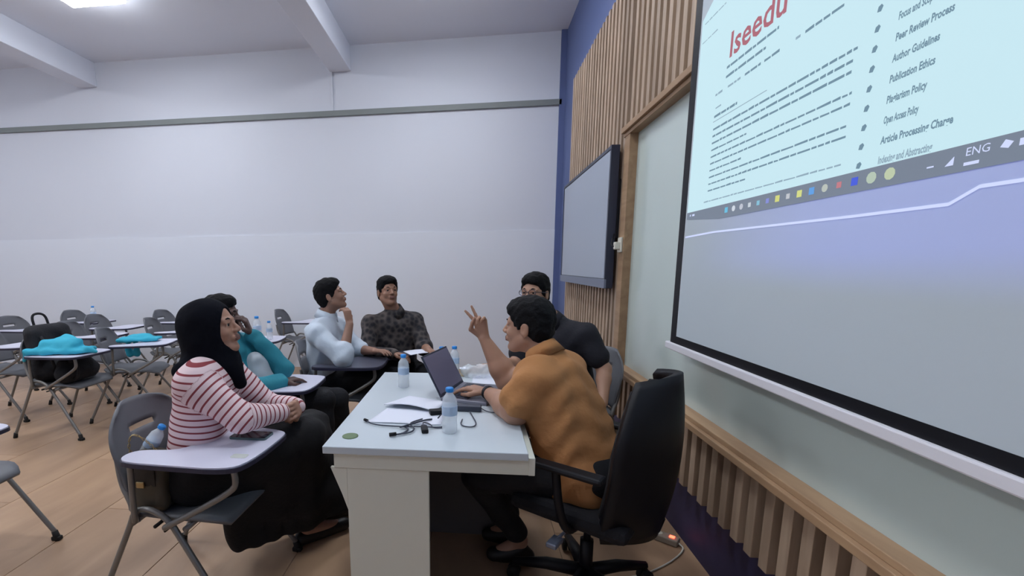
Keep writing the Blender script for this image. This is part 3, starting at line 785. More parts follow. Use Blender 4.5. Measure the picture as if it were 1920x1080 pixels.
def person(name, label, J, opt):
    loc = np.array(J['base'], float); t = thing(name, label, 'person', tuple(loc), 0, None)
    sk = M[opt['skin']]; h = opt.get('h', .006); T = opt.get('thick', 1.0)
    hc = V3(*J['head']); R = frame(J['face'], roll=opt.get('roll', 0)); ch = V3(*J['chest']); pe = V3(*J['pelvis'])
    sR, sL = V3(*J['sR']), V3(*J['sL']); lat = nrm(sL - sR)
    hip_lat = nrm(V3(*J['kL']) * 0 + np.array(J.get('hiplat', lat)))
    hR, hL = pe - hip_lat * .085, pe + hip_lat * .085
    B = Sdf()
    W = head_sdf(B, hc, R, ch + V3(0, 0, .03), sc=opt.get('hs', 1.0))
    sw = np.linalg.norm(sL - sR) / 2
    B.fan(pe - lat * .06, pe + lat * .06, ch - lat * .08 + V3(0, 0, -.06), ch + lat * .08 + V3(0, 0, -.06), .095 * T, .088 * T, 3, .04)
    B.cap(sR, sL, .048, .048, .05)
    arms = {}
    for s, S_, E_, W_ in (('R', sR, J['eR'], J['wR']), ('L', sL, J['eL'], J['wL'])):
        E_ = V3(*E_); W_ = V3(*W_); arms[s] = (S_, E_, W_)
        ar = opt.get('arm', 1.0) * T; B.cap(S_, E_, .047 * ar, .041 * ar, .03); mid = E_ * .7 + W_ * .3
        B.cap(E_, mid, .041 * ar, .040 * ar, .02); B.cap(mid, W_, .040 * ar, .027, .02)
    legs = {}
    for s, H_, K_, A_, T_ in (('R', hR, J['kR'], J['aR'], J['tR']), ('L', hL, J['kL'], J['aL'], J['tL'])):
        K_ = V3(*K_); A_ = V3(*A_); T_ = V3(*T_); legs[s] = (H_, K_, A_, T_)
        B.cap(H_, K_, .078, .055, .03); B.cap(K_, K_ * .65 + A_ * .35, .052, .050, .02); B.cap(K_ * .65 + A_ * .35, A_, .050, .034, .02)
        B.cap(A_ - V3(0, 0, .02), T_, .034, .024, .02)
    for hd in opt['hands']: hand_sdf(B, *hd['a'], **hd.get('k', {}))
    B.mesh('body', opt.get('hb', h), [sk, M['lips']], t, loc)
    eyes_brows(W, R, t, loc, opt.get('hs', 1.0))
    if opt.get('hair'):
        hair_sdf(hc, R, opt['hair'], opt.get('hs', 1.0)).mesh('hair', .005, [M['hair']], t, loc, wob=.004, wf=110)
    # shirt
    S = Sdf(); g = opt.get('slack', .014)
    S.fan(pe - lat * .07, pe + lat * .07, ch - lat * .085 + V3(0, 0, -.06), ch + lat * .085 + V3(0, 0, -.06), (.098 + g) * T, (.090 + g) * T, 3, .05)
    if opt.get('belly', 1): S.cap(pe - lat * .07 + V3(0, 0, -.03), pe + lat * .07 + V3(0, 0, -.03), .112 * T + g * .5, .112 * T + g * .5, .05)
    S.cap(sR, sL, .052 + g, .052 + g, .05)
    nd = nrm(hc - ch)
    S.cap(ch, ch + nd * .075, .075, .060, .03)
    for S_ in (sR, sL): S.cap(ch + nd * .062, S_ * .6 + ch * .4 + V3(0, 0, .012), .052, .050, .03)
    for s in 'RL':
        S_, E_, W_ = arms[s]; mode = opt['sleeve'][s]
        wv = .052 + g
        if mode == 'short':
            S.cap(S_, S_ * (1 - opt.get('sl', .66)) + E_ * opt.get('sl', .66), wv, (.050 * opt.get('arm', 1.0) + g) * T, .022, group=1, u0=.0)
        elif mode == 'elbow':
            S.cap(S_, E_ * .97 + S_ * .03, wv, (.054 + g) * T, .03, group=1); S.cap(E_, E_ * .78 + W_ * .22, (.052 + g) * T, .052 + g, .02, group=1, u0=.27)
        else:
            S.cap(S_, E_, wv, (.043 + g) * T, .03, group=1)
            S.cap(E_, W_ * 1.0, (.043 + g) * T, .030 + g * .6, .02, group=1, u0=.27)
    S.cap(ch + nd * .09, ch + nd * .22, .053, .053, .008, 0, 'sub')
    S.mesh(opt.get('topname', 'shirt'), opt.get('hs2', .007), [M[opt['top']]], t, loc, wob=opt.get('wob', .006), wf=opt.get('wf', 34), su=True)
    # collar
    if opt.get('collar'):
        mb = MB(); f = nrm(np.cross(lat, (0, 0, 1))); n = 16; vs = []
        f = -f if np.dot(f, R[:, 0]) < 0 and opt.get('collar') != 'fix' else f
        l = nrm(np.cross(nd, f)); f = np.cross(l, nd)
        for r, zz in ((.064, .070), (.0605, .112), (.069, .112), (.088, .050)):
            for k in range(n):
                a = 2 * PI * (k + .5) / n; dip = .030 * max(0, math.cos(a)) ** 3
                q = ch + f * (r * math.cos(a) * (1.05)) + l * (r * math.sin(a)) + nd * (zz - dip); vs.append(tuple(q - loc))
        fs = []
        for i in range(4):
            i2 = (i + 1) % 4
            for k in range(n): fs.append((i * n + k, i * n + (k + 1) % n, i2 * n + (k + 1) % n, i2 * n + k))
        mb.add(vs, fs, True).build('collar', M[opt['top']], t)
    # trousers
    if opt.get('bottom', 'trousers') == 'trousers':
        L = Sdf()
        L.cap(hR, hL, .118, .118, .04)
        for s in 'RL':
            H_, K_, A_, T_ = legs[s]
            L.cap(H_, K_, .098, .070, .04); L.cap(K_, A_ + (K_ - A_) * .12, .069, .052, .02)
        L.mesh('trousers', .008, [M[opt.get('trousers', 'trousers')]], t, loc, wob=.007, wf=30)
    for s in 'RL':
        H_, K_, A_, T_ = legs[s]; f = nrm(T_ - A_ + V3(0, 0, .0001)); ff = nrm(V3(f[0], f[1], 0))
        Z0 = T_[2] - .028
        if opt.get('shoe', 'shoe'):
            Q = Sdf(); heel = V3(A_[0], A_[1], T_[2]) - ff * .035
            Q.cap(heel, T_, .036, .034, .02); 
            if opt.get('shoe') != 'flat': Q.cap(V3(A_[0], A_[1], T_[2] + .03), T_ * .6 + V3(A_[0], A_[1], T_[2] + .02) * .4, .042, .034, .02)
            else: Q.ell(V3(*(A_ * .45 + T_ * .55)) + V3(0, 0, .035), V3(.05, .03, .03), None, .008, 0, 'sub')
            Q.mesh('shoe', .007, [M['shoe']], t, loc)
    return t, W, R, legs, arms, loc

# ---- woman in striped top
A = dict(base=(-1.17, 1.72, 0), pelvis=(-1.165, 1.72, .55), chest=(-1.10, 1.73, .975), head=(-1.065, 1.73, 1.135), face=(.97, .12, .18),
         sR=(-1.06, 1.575, .945), sL=(-1.13, 1.885, .945), eR=(-.90, 1.60, .805), wR=(-.825, 1.79, .765), eL=(-.96, 1.97, .74), wL=(-.805, 1.92, .755),
         kR=(-.80, 1.93, .60), kL=(-.86, 2.12, .57), aR=(-.83, 2.03, .10), tR=(-.68, 2.16, .035), aL=(-.80, 2.22, .12), tL=(-.66, 2.33, .035), hiplat=(-.5, .86, 0))
tA, WA, RA, LA, AA, locA = person('person', 'person in red striped top and black headscarf, hands clasped', A,
    dict(skin='skin_a', hb=.0045, hands=[dict(a=((-.815, 1.80, .765), (.35, .9, -.05), (-.7, .3, -.2), 1), k=dict(curl=1.1, thumb=.8)), dict(a=((-.80, 1.93, .755), (.25, -.9, .1), (-.8, -.1, -.3), -1), k=dict(curl=1.0, thumb=.9))],
         sleeve=dict(R='long', L='long'), top='stripes', topname='striped_top', bottom='skirt', belly=0, thick=.93, slack=.018, wob=.004, hs2=.006, shoe='flat'))
S = Sdf()   # headscarf
W = WA
S.ell(W(-.022, 0, .032), (.112, .096, .100), RA, .03); S.ell(W(-.045, 0, -.03), (.090, .092, .10), RA, .03)
S.cap(W(-.03, 0, -.05), (-1.09, 1.73, 1.00), .088, .095, .04); S.cap(W(.03, 0, -.10), (-1.02, 1.74, .985), .045, .055, .04)
S.cap((-1.02, 1.74, .985), (-.985, 1.77, .90), .055, .028, .03); S.cap((-1.13, 1.60, .99), (-1.15, 1.85, .99), .035, .035, .05)
S.ell(W(.108, 0, -.010), (.086, .066, .096), RA, .010, 0, 'sub')
S.mesh('headscarf', .005, [M['hijab']], tA, locA, wob=.003, wf=40)
S = Sdf()   # wide skirt
hR_, kR_, aR_, _ = LA['R']; hL_, kL_, aL_, _ = LA['L']
S.cap(hR_, hL_, .125, .125, .05); S.cap(hR_, kR_, .115, .085, .05); S.cap(hL_, kL_, .115, .085, .05)
S.fan(hR_ + V3(.10, .05, -.02), kR_ + V3(.02, 0, 0), (-1.07, 1.79, .13), (-.80, 1.98, .15), .07, .035, 5, .05)
S.fan(kR_ + V3(.02, 0, 0), kL_ + V3(.04, .06, 0), (-.80, 1.98, .15), (-.62, 2.16, .17), .075, .035, 5, .05)
S.fan(hL_, kL_ + V3(.02, 0, 0), (-1.10, 1.95, .17), (-.78, 2.25, .2), .07, .035, 4, .05)
S.fan((-1.05, 1.83, .20), (-.82, 2.03, .2), (-1.05, 2.0, .2), (-.75, 2.18, .2), .05, .05, 4, .05)
S.mesh('skirt', .008, [M['blackskirt']], tA, locA, wob=.010, wf=26)

# ---- person in teal jacket behind her
Bp = dict(base=(-1.36, 2.55, 0), pelvis=(-1.38, 2.57, .55), chest=(-1.43, 2.50, .925), head=(-1.455, 2.46, 1.11), face=(.95, .25, -.02),
          sR=(-1.43, 2.32, .90), sL=(-1.39, 2.67, .90), eR=(-1.25, 2.26, .72), wR=(-1.11, 2.44, .73), eL=(-1.17, 2.62, .765), wL=(-1.305, 2.53, .985),
          kR=(-.89, 2.52, .60), kL=(-.86, 2.72, .55), aR=(-.88, 2.50, .20), tR=(-.76, 2.52, .12), aL=(-.88, 2.78, .10), tL=(-.76, 2.80, .03), hiplat=(-.1, .99, 0))
tB, WB, RB, LB, AB, locB = person('person', 'person in teal jacket over pale shirt, hand held to the mouth', Bp,
    dict(skin='skin_b', hair='short', hands=[dict(a=((-1.10, 2.45, .73), (.6, .7, 0), (0, 0, -1), 1), k=dict(curl=.5)), dict(a=((-1.312, 2.522, 1.0), (-.15, -.25, .8), (-.8, -.3, -.1), -1), k=dict(curl=.9, thumb=.6))],
         sleeve=dict(R='long', L='long'), top='teal', topname='teal_jacket', slack=.020, wob=.010, wf=40))
S = Sdf()
S.cap((-1.275, 2.51, .60), (-1.285, 2.50, .84), .075, .055, .03); S.cap((-1.22, 2.54, .60), (-1.27, 2.53, .80), .07, .05, .03)
S.mesh('pale_shirt', .007, [M['greyshirt']], tB, locB, wob=.006, wf=40)

# ---- man in white shirt
Cp = dict(base=(-1.08, 3.27, 0), pelvis=(-1.10, 3.27, .55), chest=(-1.09, 3.22, .965), head=(-1.035, 3.20, 1.175), face=(.93, .22, .30),
          sR=(-1.10, 3.04, .93), sL=(-1.06, 3.40, .93), eR=(-.90, 2.99, .76), wR=(-.865, 3.07, .985), eL=(-.92, 3.44, .74), wL=(-.74, 3.27, .76),
          kR=(-.69, 3.22, .55), kL=(-.69, 3.42, .55), aR=(-.70, 3.22, .10), tR=(-.56, 3.22, .035), aL=(-.70, 3.45, .10), tL=(-.56, 3.46, .035), hiplat=(0, 1, 0))
tC, *_ = person('person', 'person with short black hair in a pale shirt resting chin on one hand', Cp,
    dict(skin='skin_d', hair='full', hb=.0055, hands=[dict(a=((-.867, 3.075, .995), (-.18, .12, .9), (-.8, .4, 0), 1), k=dict(curl=1.1, thumb=.6)), dict(a=((-.74, 3.27, .76), (.8, -.5, .1), (0, 0, -1), -1), k=dict(curl=.4))],
         sleeve=dict(R='elbow', L='elbow'), top='whiteshirt', slack=.016, wob=.010, wf=32, collar=True))

# ---- man in batik shirt
Dp = dict(base=(-.67, 3.70, 0), pelvis=(-.67, 3.70, .55), chest=(-.635, 3.66, .955), head=(-.69, 3.60, 1.178), face=(.52, -.85, .16),
          sR=(-.83, 3.56, .93), sL=(-.49, 3.74, .93), eR=(-.83, 3.42, .70), wR=(-.60, 3.32, .735), eL=(-.40, 3.60, .73), wL=(-.345, 3.38, .755),
          kR=(-.56, 3.28, .56), kL=(-.38, 3.40, .56), aR=(-.56, 3.25, .10), tR=(-.50, 3.12, .035), aL=(-.36, 3.38, .10), tL=(-.30, 3.24, .035), hiplat=(.85, .45, 0))
tD, *_ = person('person', 'person in dark patterned batik shirt sitting beyond the desk', Dp,
    dict(skin='skin_c', hair='full', hb=.0055, hands=[dict(a=((-.60, 3.32, .735), (.9, -.2, -.1), (.1, -.2, -1), 1), k=dict(curl=.6)), dict(a=((-.345, 3.38, .755), (.5, -.8, -.1), (-.2, 0, -1), -1), k=dict(curl=.6))],
         sleeve=dict(R='long', L='elbow'), top='batik', topname='batik_shirt', slack=.018, wob=.006, collar=True))

# ---- man in brown shirt
Ep = dict(base=(.52, 1.88, 0), pelvis=(.47, 1.84, .555), chest=(.325, 1.92, .945), head=(.235, 1.985, 1.115), face=(-.90, .42, .0),
          sR=(.42, 2.08, .91), sL=(.225, 1.775, .915), eR=(.17, 2.22, .815), wR=(.052, 2.25, 1.02), eL=(.17, 1.80, .80), wL=(.065, 2.06, .80),
          kR=(.03, 2.02, .50), kL=(.02, 1.84, .50), aR=(.20, 2.12, .12), tR=(.08, 2.14, .035), aL=(.22, 1.98, .12), tL=(.10, 1.98, .035), hiplat=(-.1, -.99, 0))
tE, WE, RE, LE, AE, locE = person('person', 'person in a brown short-sleeved shirt at the laptop raising two fingers', Ep,
    dict(skin='skin_e', hair='full', hb=.0042, thick=1.15, hs=1.02, sl=.50, arm=1.22,
         hands=[dict(a=((.048, 2.25, 1.03), (-.22, .0, .95), (-.45, -.85, 0), 1), k=dict(fingers=(2, 2, 0, 0), spread=1.3, thumb=.9, curl=.3, sc=1.02)),
                dict(a=((.055, 2.075, .80), (-.75, .55, .02), (0, 0, -1), -1), k=dict(curl=.35, spread=.9, thumb=.1, sc=1.02))],
         sleeve=dict(R='short', L='short'), top='brown', slack=.020, wob=.011, wf=34, hs2=.006, collar=True))
wp = AE['L']; wd = nrm(wp[1] - wp[2]); c = wp[2] + wd * .015 - locE
mb = MB(); u = nrm(np.cross(wd, (0, 0, 1))); v_ = np.cross(wd, u); vs = []
for q in (-.012, .012):
    for r in (.0335, .0315):
        for k in range(16):
            a = 2 * PI * k / 16; vs.append(tuple(c + wd * q + (u * math.cos(a) + v_ * math.sin(a)) * r * (1.0)))
fs = []
for (i, j) in ((0, 2), (2, 3), (3, 1), (1, 0)):
    for k in range(16): fs.append((i * 16 + k, i * 16 + (k + 1) % 16, j * 16 + (k + 1) % 16, j * 16 + k))
mb.add(vs, fs, True).build('wristwatch', M['black'], tE)

# ---- man in black shirt with glasses
Fp = dict(base=(.58, 2.92, 0), pelvis=(.60, 2.95, .55), chest=(.52, 2.90, .97), head=(.37, 2.86, 1.205), face=(-.55, -.82, .05),
          sR=(.36, 3.06, .93), sL=(.665, 2.80, .96), eR=(.26, 2.90, .75), wR=(.12, 2.78, .77), eL=(.77, 2.74, .765), wL=(.735, 2.60, .60),
          kR=(.27, 2.72, .55), kL=(.45, 2.60, .55), aR=(.30, 2.66, .10), tR=(.22, 2.58, .035), aL=(.46, 2.52, .10), tL=(.40, 2.42, .035), hiplat=(.8, -.6, 0))
tF, WF, RF, *_ = person('person', 'person with glasses in a black short-sleeved shirt behind the one in brown', Fp,
    dict(skin='skin_e', hair='full', hb=.0055, hands=[dict(a=((.12, 2.78, .77), (-.8, -.4, 0), (0, 0, -1), 1), k=dict(curl=.5)), dict(a=((.733, 2.595, .595), (-.05, -.35, -.8), (-.9, .2, -.1), -1), k=dict(curl=.7))],
         sleeve=dict(R='short', L='short'), top='blackshirt', slack=.022, wob=.007, collar=True))
locF = V3(*Fp['base']); mb = MB()
for s in (-1, 1):
    ring = [tuple(WF(.100, s * .031 + .023 * math.cos(a), .008 + .018 * math.sin(a)) - locF) for a in np.linspace(0, 2 * PI, 17)]
    mb.tube(ring, .0018, 6, False); mb.tube([tuple(WF(.098, s * .053, .012) - locF), tuple(WF(.0, s * .084, .012) - locF)], .0018, 6)
mb.tube([tuple(WF(.101, -.008, .012) - locF), tuple(WF(.101, .008, .012) - locF)], .0018, 6)
mb.build('glasses', M['bezel_dark'], tF)
# ============================================================ SMALL THINGS
def make_bottle(loc, label, group, h=0.175, fill=0.1, rot=None):
    t = thing('water_bottle', label, 'bottle', loc, 0, group)
    k = h / 0.175
    prof = [(.024, 0), (.029, .004), (.0295, .03), (.028, .05), (.0295, .07), (.0295, .115), (.026, .135), (.016, .15), (.0125, .156), (.0125, .162)]
    MB().lathe([(r * k, z * k) for r, z in prof], n=20).build('bottle_body', M['bottle'], t)
    MB().lathe([(.0298 * k, .072 * k), (.0300 * k, .073 * k), (.0300 * k, .106 * k), (.0298 * k, .107 * k)], n=20).build('label', M['bluelabel'], t)
    MB().lathe([(.0145 * k, .160 * k), (.0155 * k, .162 * k), (.0155 * k, .174 * k), (.013 * k, .177 * k)], n=18).build('cap', M['cap'], t)
    if rot: t.rotation_euler = rot
    return t
G = 'small water bottles with blue caps'
make_bottle((-.090, 1.665, .7505), 'clear blue-capped water bottle nearest the camera, in front of the laptop', G)
make_bottle((-.367, 2.305, .7505), 'clear water bottle with blue cap alone at the far left side of the desk', G)
make_bottle((-.185, 2.585, .7505), 'clear water bottle with blue cap just peeking over the laptop lid', G, .168)
make_bottle((-.112, 2.605, .7505), 'blue-capped water bottle right of the laptop lid at the far desk edge', G, .168)
make_bottle((-2.045, 4.06, .7065), 'taller left one of two clear bottles on the tablet behind the person in teal', G, .225)
make_bottle((-1.945, 4.10, .7065), 'shorter right one of two clear bottles on the tablet behind the person in teal', G, .175)
make_bottle((-5.06, 5.50, .7065), 'clear bottle on a far chair tablet by the back wall', G, .2)

# handbag with bottle on the near chair
hb = thing('handbag', 'olive brown handbag with a gold chain squeezed behind the person in stripes', 'bag', (-1.255, 1.545, .462))
S = Sdf(); S.fan((-.055, -.03, .02), (.055, -.03, .02), (-.04, -.02, .19), (.045, -.02, .19), .030, .024, 5, .03); S.fan((-.055, .03, .02), (.055, .03, .02), (-.04, .02, .19), (.045, .02, .19), .030, .024, 5, .03)
S.mesh('bag_body', .006, [M['bag']], hb, (0, 0, 0), wob=.003, wf=60)
MB().box((-.055, -.060, .10), (.055, -.054, .19), .003).build('flap', M['bagdark'], hb)
MB().box((-.02, -.067, .095), (.012, -.060, .12), .003).build('clasp', M['gold'], hb)
ch_pts = smooth_path([(-.05, -.03, .20), (-.06, -.035, .25), (-.045, -.03, .30), (-.02, .0, .27), (.04, .0, .21)], 2)
mb = MB()
for i in range(len(ch_pts) - 1):
    p, q = Vector(ch_pts[i]), Vector(ch_pts[i + 1]); n = max(1, int((q - p).length / .012))
    for k in range(n):
        c = p.lerp(q, (k + .5) / n); dd = (q - p).normalized(); u = Vector((0, 1, 0)) if (i + k) % 2 else Vector((0, 0, 1)).cross(dd)
        ring = [tuple(c + dd * (.009 * math.cos(a)) + u * (.006 * math.sin(a))) for a in np.linspace(0, 2 * PI, 9)]
        mb.tube(ring, .0018, 4, False)
mb.build('chain', M['gold'], hb)
bt = make_bottle((-1.31, 1.56, .63), 'tilted water bottle sticking out of the handbag on the near chair', G, .165, rot=(-.2, .55, 0))

# phone and sticker on the near tablet
ph = thing('smartphone', 'dark smartphone lying on the nearest white chair tablet', 'phone', (-.895, 1.665, .7058), -.02)
mb = MB(); mb.prism(rrect(-.078, -.040, .078, .040, .012), 0, .008).build('phone_body', M['phonecase'], ph)
MB().prism(rrect(-.074, -.036, .074, .036, .009), .008, .0088).build('display', M['phone'], ph)
sk_ = tag(MB().prism(rrect(-.03, -.018, .03, .018, .008), 0, .0006).build('sticker', M['sticker']), 'worn pale round sticker near the corner of the nearest chair tablet', 'sticker'); sk_.location = (-.845, 1.475, .7058)

# laptop
lp = thing('laptop', 'open grey laptop on the desk in front of the person in brown', 'laptop', (-.155, 2.07, .7505), math.atan2(-.30, .94))
MB().box((0, 0, 0), (.225, .325, .016), .004).build('base', M['laptop'], lp)
MB().box((.03, .02, .0162), (.13, .305, .0172)).build('keyboard', M['key'], lp)
ky = lp.children[-1]
km = MB().box((0, 0, 0), (.0155, .0165, .0016)).mesh('key', M['bezel_dark'])
for r in range(5):
    for c_ in range(14):
        o = link('key', km, ky); o.location = (.034 + r * .019, .026 + c_ * .0197, .0173)
MB().box((.145, .11, .0162), (.21, .215, .0168)).build('touchpad', M['bezel'], lp)
LT = math.radians(62); lc, ls = -math.cos(LT), math.sin(LT)
def lid(lo, hi, bev=0):
    m = MB().box(lo, hi, bev)   # x thickness, y width, z height -> lean back
    return m.xform(Matrix(((ls, 0, lc, .004), (0, 1, 0, 0), (-lc * 1.0, 0, ls, .016), (0, 0, 0, 1))))
L1 = lid((-.006, 0, 0), (.0, .325, .215), .002).build('lid', M['bezel_dark'], lp)
lid((.0, .010, .014), (.0008, .315, .207)).build('display', M['laptop_scr'], L1)

# papers, cords and adapters on the desk
def sheet(name, label, quad, lift, m, base, th=.0006):
    n = 12; vs = []; fs = []
    q = [Vector((*p, 0)) for p in quad]
    for j in range(n + 1):
        for i in range(n + 1):
            u, v_ = i / n, j / n
            p = q[0] * (1 - u) * (1 - v_) + q[1] * u * (1 - v_) + q[2] * u * v_ + q[3] * (1 - u) * v_
            vs.append((p.x - base[0], p.y - base[1], lift(u, v_)))
    for j in range(n):
        for i in range(n):
            a = j * (n + 1) + i; fs.append((a, a + 1, a + n + 2, a + n + 1))
    k = len(vs); vs2 = vs + [(x_, y_, z_ - th) for x_, y_, z_ in vs]; fs2 = fs + [tuple(i + k for i in f[::-1]) for f in fs]
    rim = [i for i in range(n + 1)] + [(j + 1) * (n + 1) - 1 for j in range(1, n + 1)] + [n * (n + 1) + i for i in range(n - 1, -1, -1)] + [j * (n + 1) for j in range(n - 1, 0, -1)]
    for a, b in zip(rim, rim[1:] + rim[:1]): fs2.append((b, a, a + k, b + k))
    o = tag(MB().add(vs2, fs2, True).build(name, m), label, 'paper'); o.location = base; return o
sheet('paper_sheet', 'white paper sheets with a lifted near edge, just left of the near water bottle', [(-.405, 1.955), (-.17, 1.885), (-.12, 2.035), (-.31, 2.125)], lambda u, v_: .006 + .020 * (1 - v_) * math.sin(u * 2.6 + .3), M['paper'], (-.26, 2.0, .7512), .003)
sheet('paper_sheet', 'lower white paper sheet nearest the desk front, with dark cords on it', [(-.435, 1.745), (-.13, 1.735), (-.12, 1.90), (-.385, 1.935)], lambda u, v_: .001 + .002 * math.sin(u * 4) ** 2, M['paper'], (-.28, 1.82, .7512))
sheet('paper_sheet', 'white paper sheet at the far right of the desk behind the laptop', [(-.01, 2.40), (.17, 2.38), (.175, 2.60), (.0, 2.61)], lambda u, v_: .0015, M['paper'], (.08, 2.5, .7512))
sheet('paper_sheet', 'white paper sheet held by the person in the batik shirt', [(-.46, 3.24), (-.28, 3.34), (-.36, 3.48), (-.54, 3.38)], lambda u, v_: .004 + .006 * math.sin(u * 3), M['paper'], (-.41, 3.36, .735))
pb = tag(Sdf().ell((0, 0, .035), (.085, .045, .036)).ell((-.05, .01, .03), (.05, .035, .032)).cap((.05, 0, .05), (.09, -.01, .02), .02, .012).mesh('plastic_bag', .005, [M['bottle']], None, (0, 0, 0), wob=.010, wf=80), 'crumpled clear plastic bag on the far right end of the desk', 'bag'); pb.location = (.02, 2.55, .752)
bx = thing('card_cup', 'small beige paper cup beside the far right water bottle', 'cup', (-.055, 2.575, .7505))
MB().lathe([(.020, 0), (.021, .002), (.025, .040), (.0265, .044), (.024, .044), (.019, .006)], n=18).build('cup_wall', M['beige'], bx)
MB().lathe([(.0262, .043), (.0275, .045), (.0275, .047), (.0255, .047)], n=18).build('rim', M['paper'], bx)
tag(MB().tube([(.12, 2.60, .756), (.19, 2.585, .758)], .004).build('pen', M['cable']), 'dark pen at the far right corner of the desk', 'pen')
ad = thing('power_adapter', 'black laptop power adapter lying behind the near water bottle', 'adapter', (-.02, 1.935, .7505), -.05)
MB().box((-.055, -.022, 0), (.055, .022, .026), .005).build('adapter_body', M['cable'], ad)
MB().tube(smooth_path([(-.055, 0, .013), (-.09, -.02, .006), (-.11, -.06, .004), (-.12, -.13, .004)], 2), .003).build('cord', M['cable'], ad)
MB().tube(smooth_path([(.055, 0, .012), (.075, -.015, .005), (.11, -.03, .004), (.14, -.01, .004)], 2), .0022).build('cord', M['cable'], ad)
ad2 = thing('cord_plug', 'black cord plug under the lifted papers left of the near bottle', 'plug', (-.158, 1.868, .752), .3)
MB().box((-.03, -.018, 0), (.03, .018, .022), .005).build('plug_body', M['black'], ad2); MB().tube([(.03, 0, .01), (.05, 0, .008)], .004).build('strain_relief', M['cable'], ad2)
c1 = thing('cord', 'thin dark cord running along the front edge of the lower paper', 'cord', (-.44, 1.75, .7525))
MB().tube(smooth_path([(.0, 0, .006), (.04, -.045, .004), (.14, -.058, .004), (.24, -.05, .004), (.31, -.055, .004), (.335, -.03, .004)], 3), .0028).build('cord_run', M['cable'], c1)
MB().tube([(-.006, .006, .006), (.008, -.006, .006)], .0065).build('plug_tip', M['black'], c1)
c2 = thing('cord', 'bundled dark cord with a plug, looped on the paper at the left', 'cord', (-.30, 1.60, .7505))
MB().tube(smooth_path([(0, 0, .008), (.03, .01, .006), (.055, .06, .006), (.03, .10, .006), (.01, .07, .010), (.04, .09, .012), (.10, .17, .008), (.13, .19, .006)], 3), .0036).build('cord_run', M['cable'], c2)
MB().tube(smooth_path([(.02, .012, .006), (.065, .03, .006), (.075, .08, .006), (.04, .12, .01), (.09, .19, .006)], 3), .003).build('cord_loop', M['cable'], c2)
MB().tube([(-.012, -.006, .009), (.012, .004, .009)], .0075).build('plug_tip', M['black'], c2)
c3 = thing('usb_adapter', 'small black adapter plug with a short lead beside the near bottle', 'adapter', (-.187, 1.665, .7505), .2)
MB().box((-.013, -.028, 0), (.013, .028, .016), .004).build('plug_body', M['black'], c3)
MB().box((-.009, .022, .001), (.009, .048, .012), .003).build('plug_neck', M['bezel_dark'], c3)
MB().tube(smooth_path([(0, .045, .008), (.0, .085, .008), (.03, .07, .004), (.035, .02, .004), (.075, .02, .004)], 3), .0022).build('lead', M['cable'], c3)
c4 = thing('cord', 'small dark cord loop right of the near water bottle', 'cord', (-.045, 1.73, .7505))
MB().tube(smooth_path([(0, .075, .004), (-.008, .0, .004), (.04, -.02, .004), (.06, .02, .004), (.045, .1, .004), (.03, .17, .006)], 3), .0024).build('cord_run', M['cable'], c4)

# power strip on the floor
st = thing('power_strip', 'cream power strip with a red light on the floor by the wall', 'power strip', (.93, 2.245, 0), math.atan2(-.6, .8))
MB().box((-.105, -.028, 0.001), (.105, .028, .034), .006).build('strip_body', M['strip'], st)
for k in range(3):
    MB().lathe([(.016, 0), (.017, .0015), (.013, .002), (.004, .001)], (-.075 + k * .045, 0, .034), 14).build('outlet', M['cream'], st)
MB().box((.062, -.010, .034), (.086, .010, .039), .002).build('switch', M['led'], st)
MB().tube(smooth_path([(.105, 0, .015), (.14, -.02, .006), (.11, -.2, .005), (.02, -.42, .005), (-.2, -.6, .005)], 3), .004).build('cord', M['cream'], st)

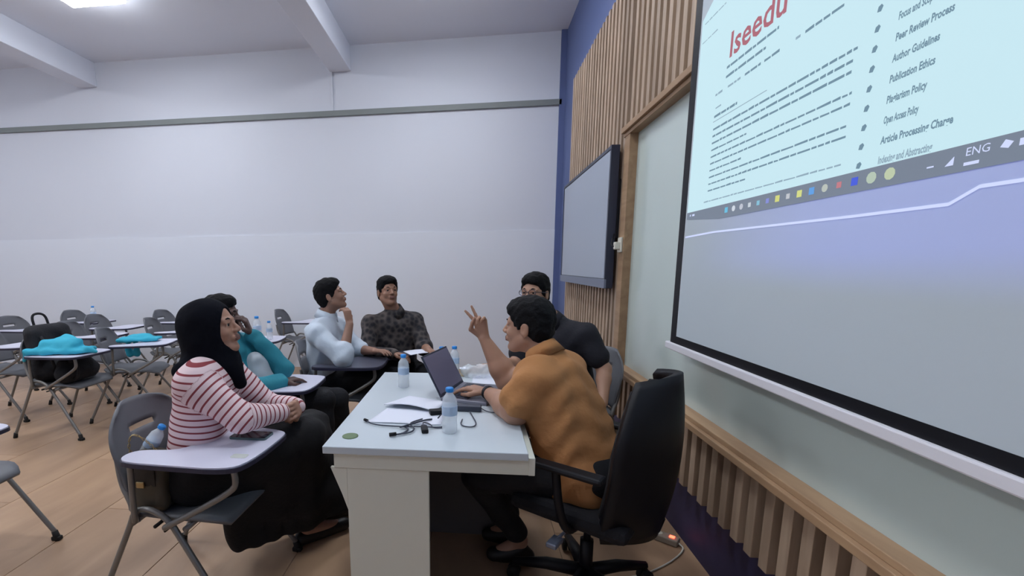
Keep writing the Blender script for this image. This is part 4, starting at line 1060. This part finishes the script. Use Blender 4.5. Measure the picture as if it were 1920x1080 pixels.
# bags and jackets on the chairs at the left
bp = thing('backpack', 'black backpack propped upright on the grey chair seat at the left', 'bag', (-3.55, 3.47, .458))
S = Sdf(); S.fan((-.05, -.13, .08), (-.05, .13, .08), (-.10, -.12, .40), (-.10, .12, .40), .085, .07, 4, .05); S.cap((.03, -.10, .10), (.03, .10, .10), .07, .07, .05)
S.mesh('main_compartment', .010, [M['blackbag']], bp, (0, 0, 0), wob=.008, wf=30)
MB().tube(smooth_path([(-.15, -.06, .44), (-.17, -.06, .55), (-.16, -.0, .565), (-.15, .05, .54), (-.13, .05, .45)], 2), .010).build('handle', M['blackbag'], bp)
MB().tube(smooth_path([(-.02, -.14, .38), (.06, -.17, .3), (.08, -.15, .12)], 2), .012).build('shoulder_strap', M['blackbag'], bp)
b2 = thing('tote_bag', 'black soft bag under the tablet, in front of the backpack', 'bag', (-3.36, 3.42, .458))
S = Sdf(); S.fan((-.0, -.12, .07), (.0, .12, .07), (-.02, -.1, .15), (-.02, .1, .15), .075, .05, 4, .05); S.mesh('bag_body', .010, [M['blackbag']], b2, (0, 0, 0), wob=.008, wf=34)
MB().tube(smooth_path([(.03, -.1, .18), (.12, -.12, .17), (.12, -.12, .06), (.07, -.11, .03)], 2), .010).build('strap', M['blackbag'], b2)
S = Sdf()
S.fan((-.21, -.05, .018), (-.20, .06, .018), (.21, -.04, .018), (.22, .10, .02), .022, .018, 6, .03)
S.fan((-.12, .0, .04), (-.08, .1, .05), (.08, -.02, .05), (.12, .08, .04), .028, .026, 4, .03)
S.fan((-.12, .02, .07), (-.02, .12, .10), (.10, .0, .07), (.12, .08, .08), .035, .026, 4, .03); S.cap((-.22, -.03, .02), (-.25, -.04, -.05), .03, .014, .02); S.cap((.2, .0, .03), (.27, .03, .0), .03, .012, .02)
j1 = tag(S.mesh('folded_jacket', .007, [M['tealbag']], None, (0, 0, 0), wob=.010, wf=34), 'bright teal jacket heaped on the chair tablet in front of the black backpack', 'jacket'); j1.location = (-3.36, 3.27, .716); j1.rotation_euler = (0, 0, .15)
S = Sdf()
S.fan((-.16, -.05, .014), (-.15, .06, .014), (.16, -.04, .014), (.17, .07, .014), .018, .015, 5, .03)
S.fan((-.06, .0, .035), (-.05, .06, .035), (.08, .0, .03), (.08, .05, .03), .022, .02, 3, .03); S.cap((-.12, .08, .01), (-.13, .10, -.14), .02, .03, .02); S.cap((-.06, .085, .01), (-.06, .10, -.14), .02, .03, .02)
j2 = tag(S.mesh('folded_jacket', .007, [M['tealbag']], None, (0, 0, 0), wob=.008, wf=36), 'teal jacket folded flat on the second chair tablet, right of the black backpack', 'jacket'); j2.location = (-3.15, 3.90, .716); j2.rotation_euler = (0, 0, .35)
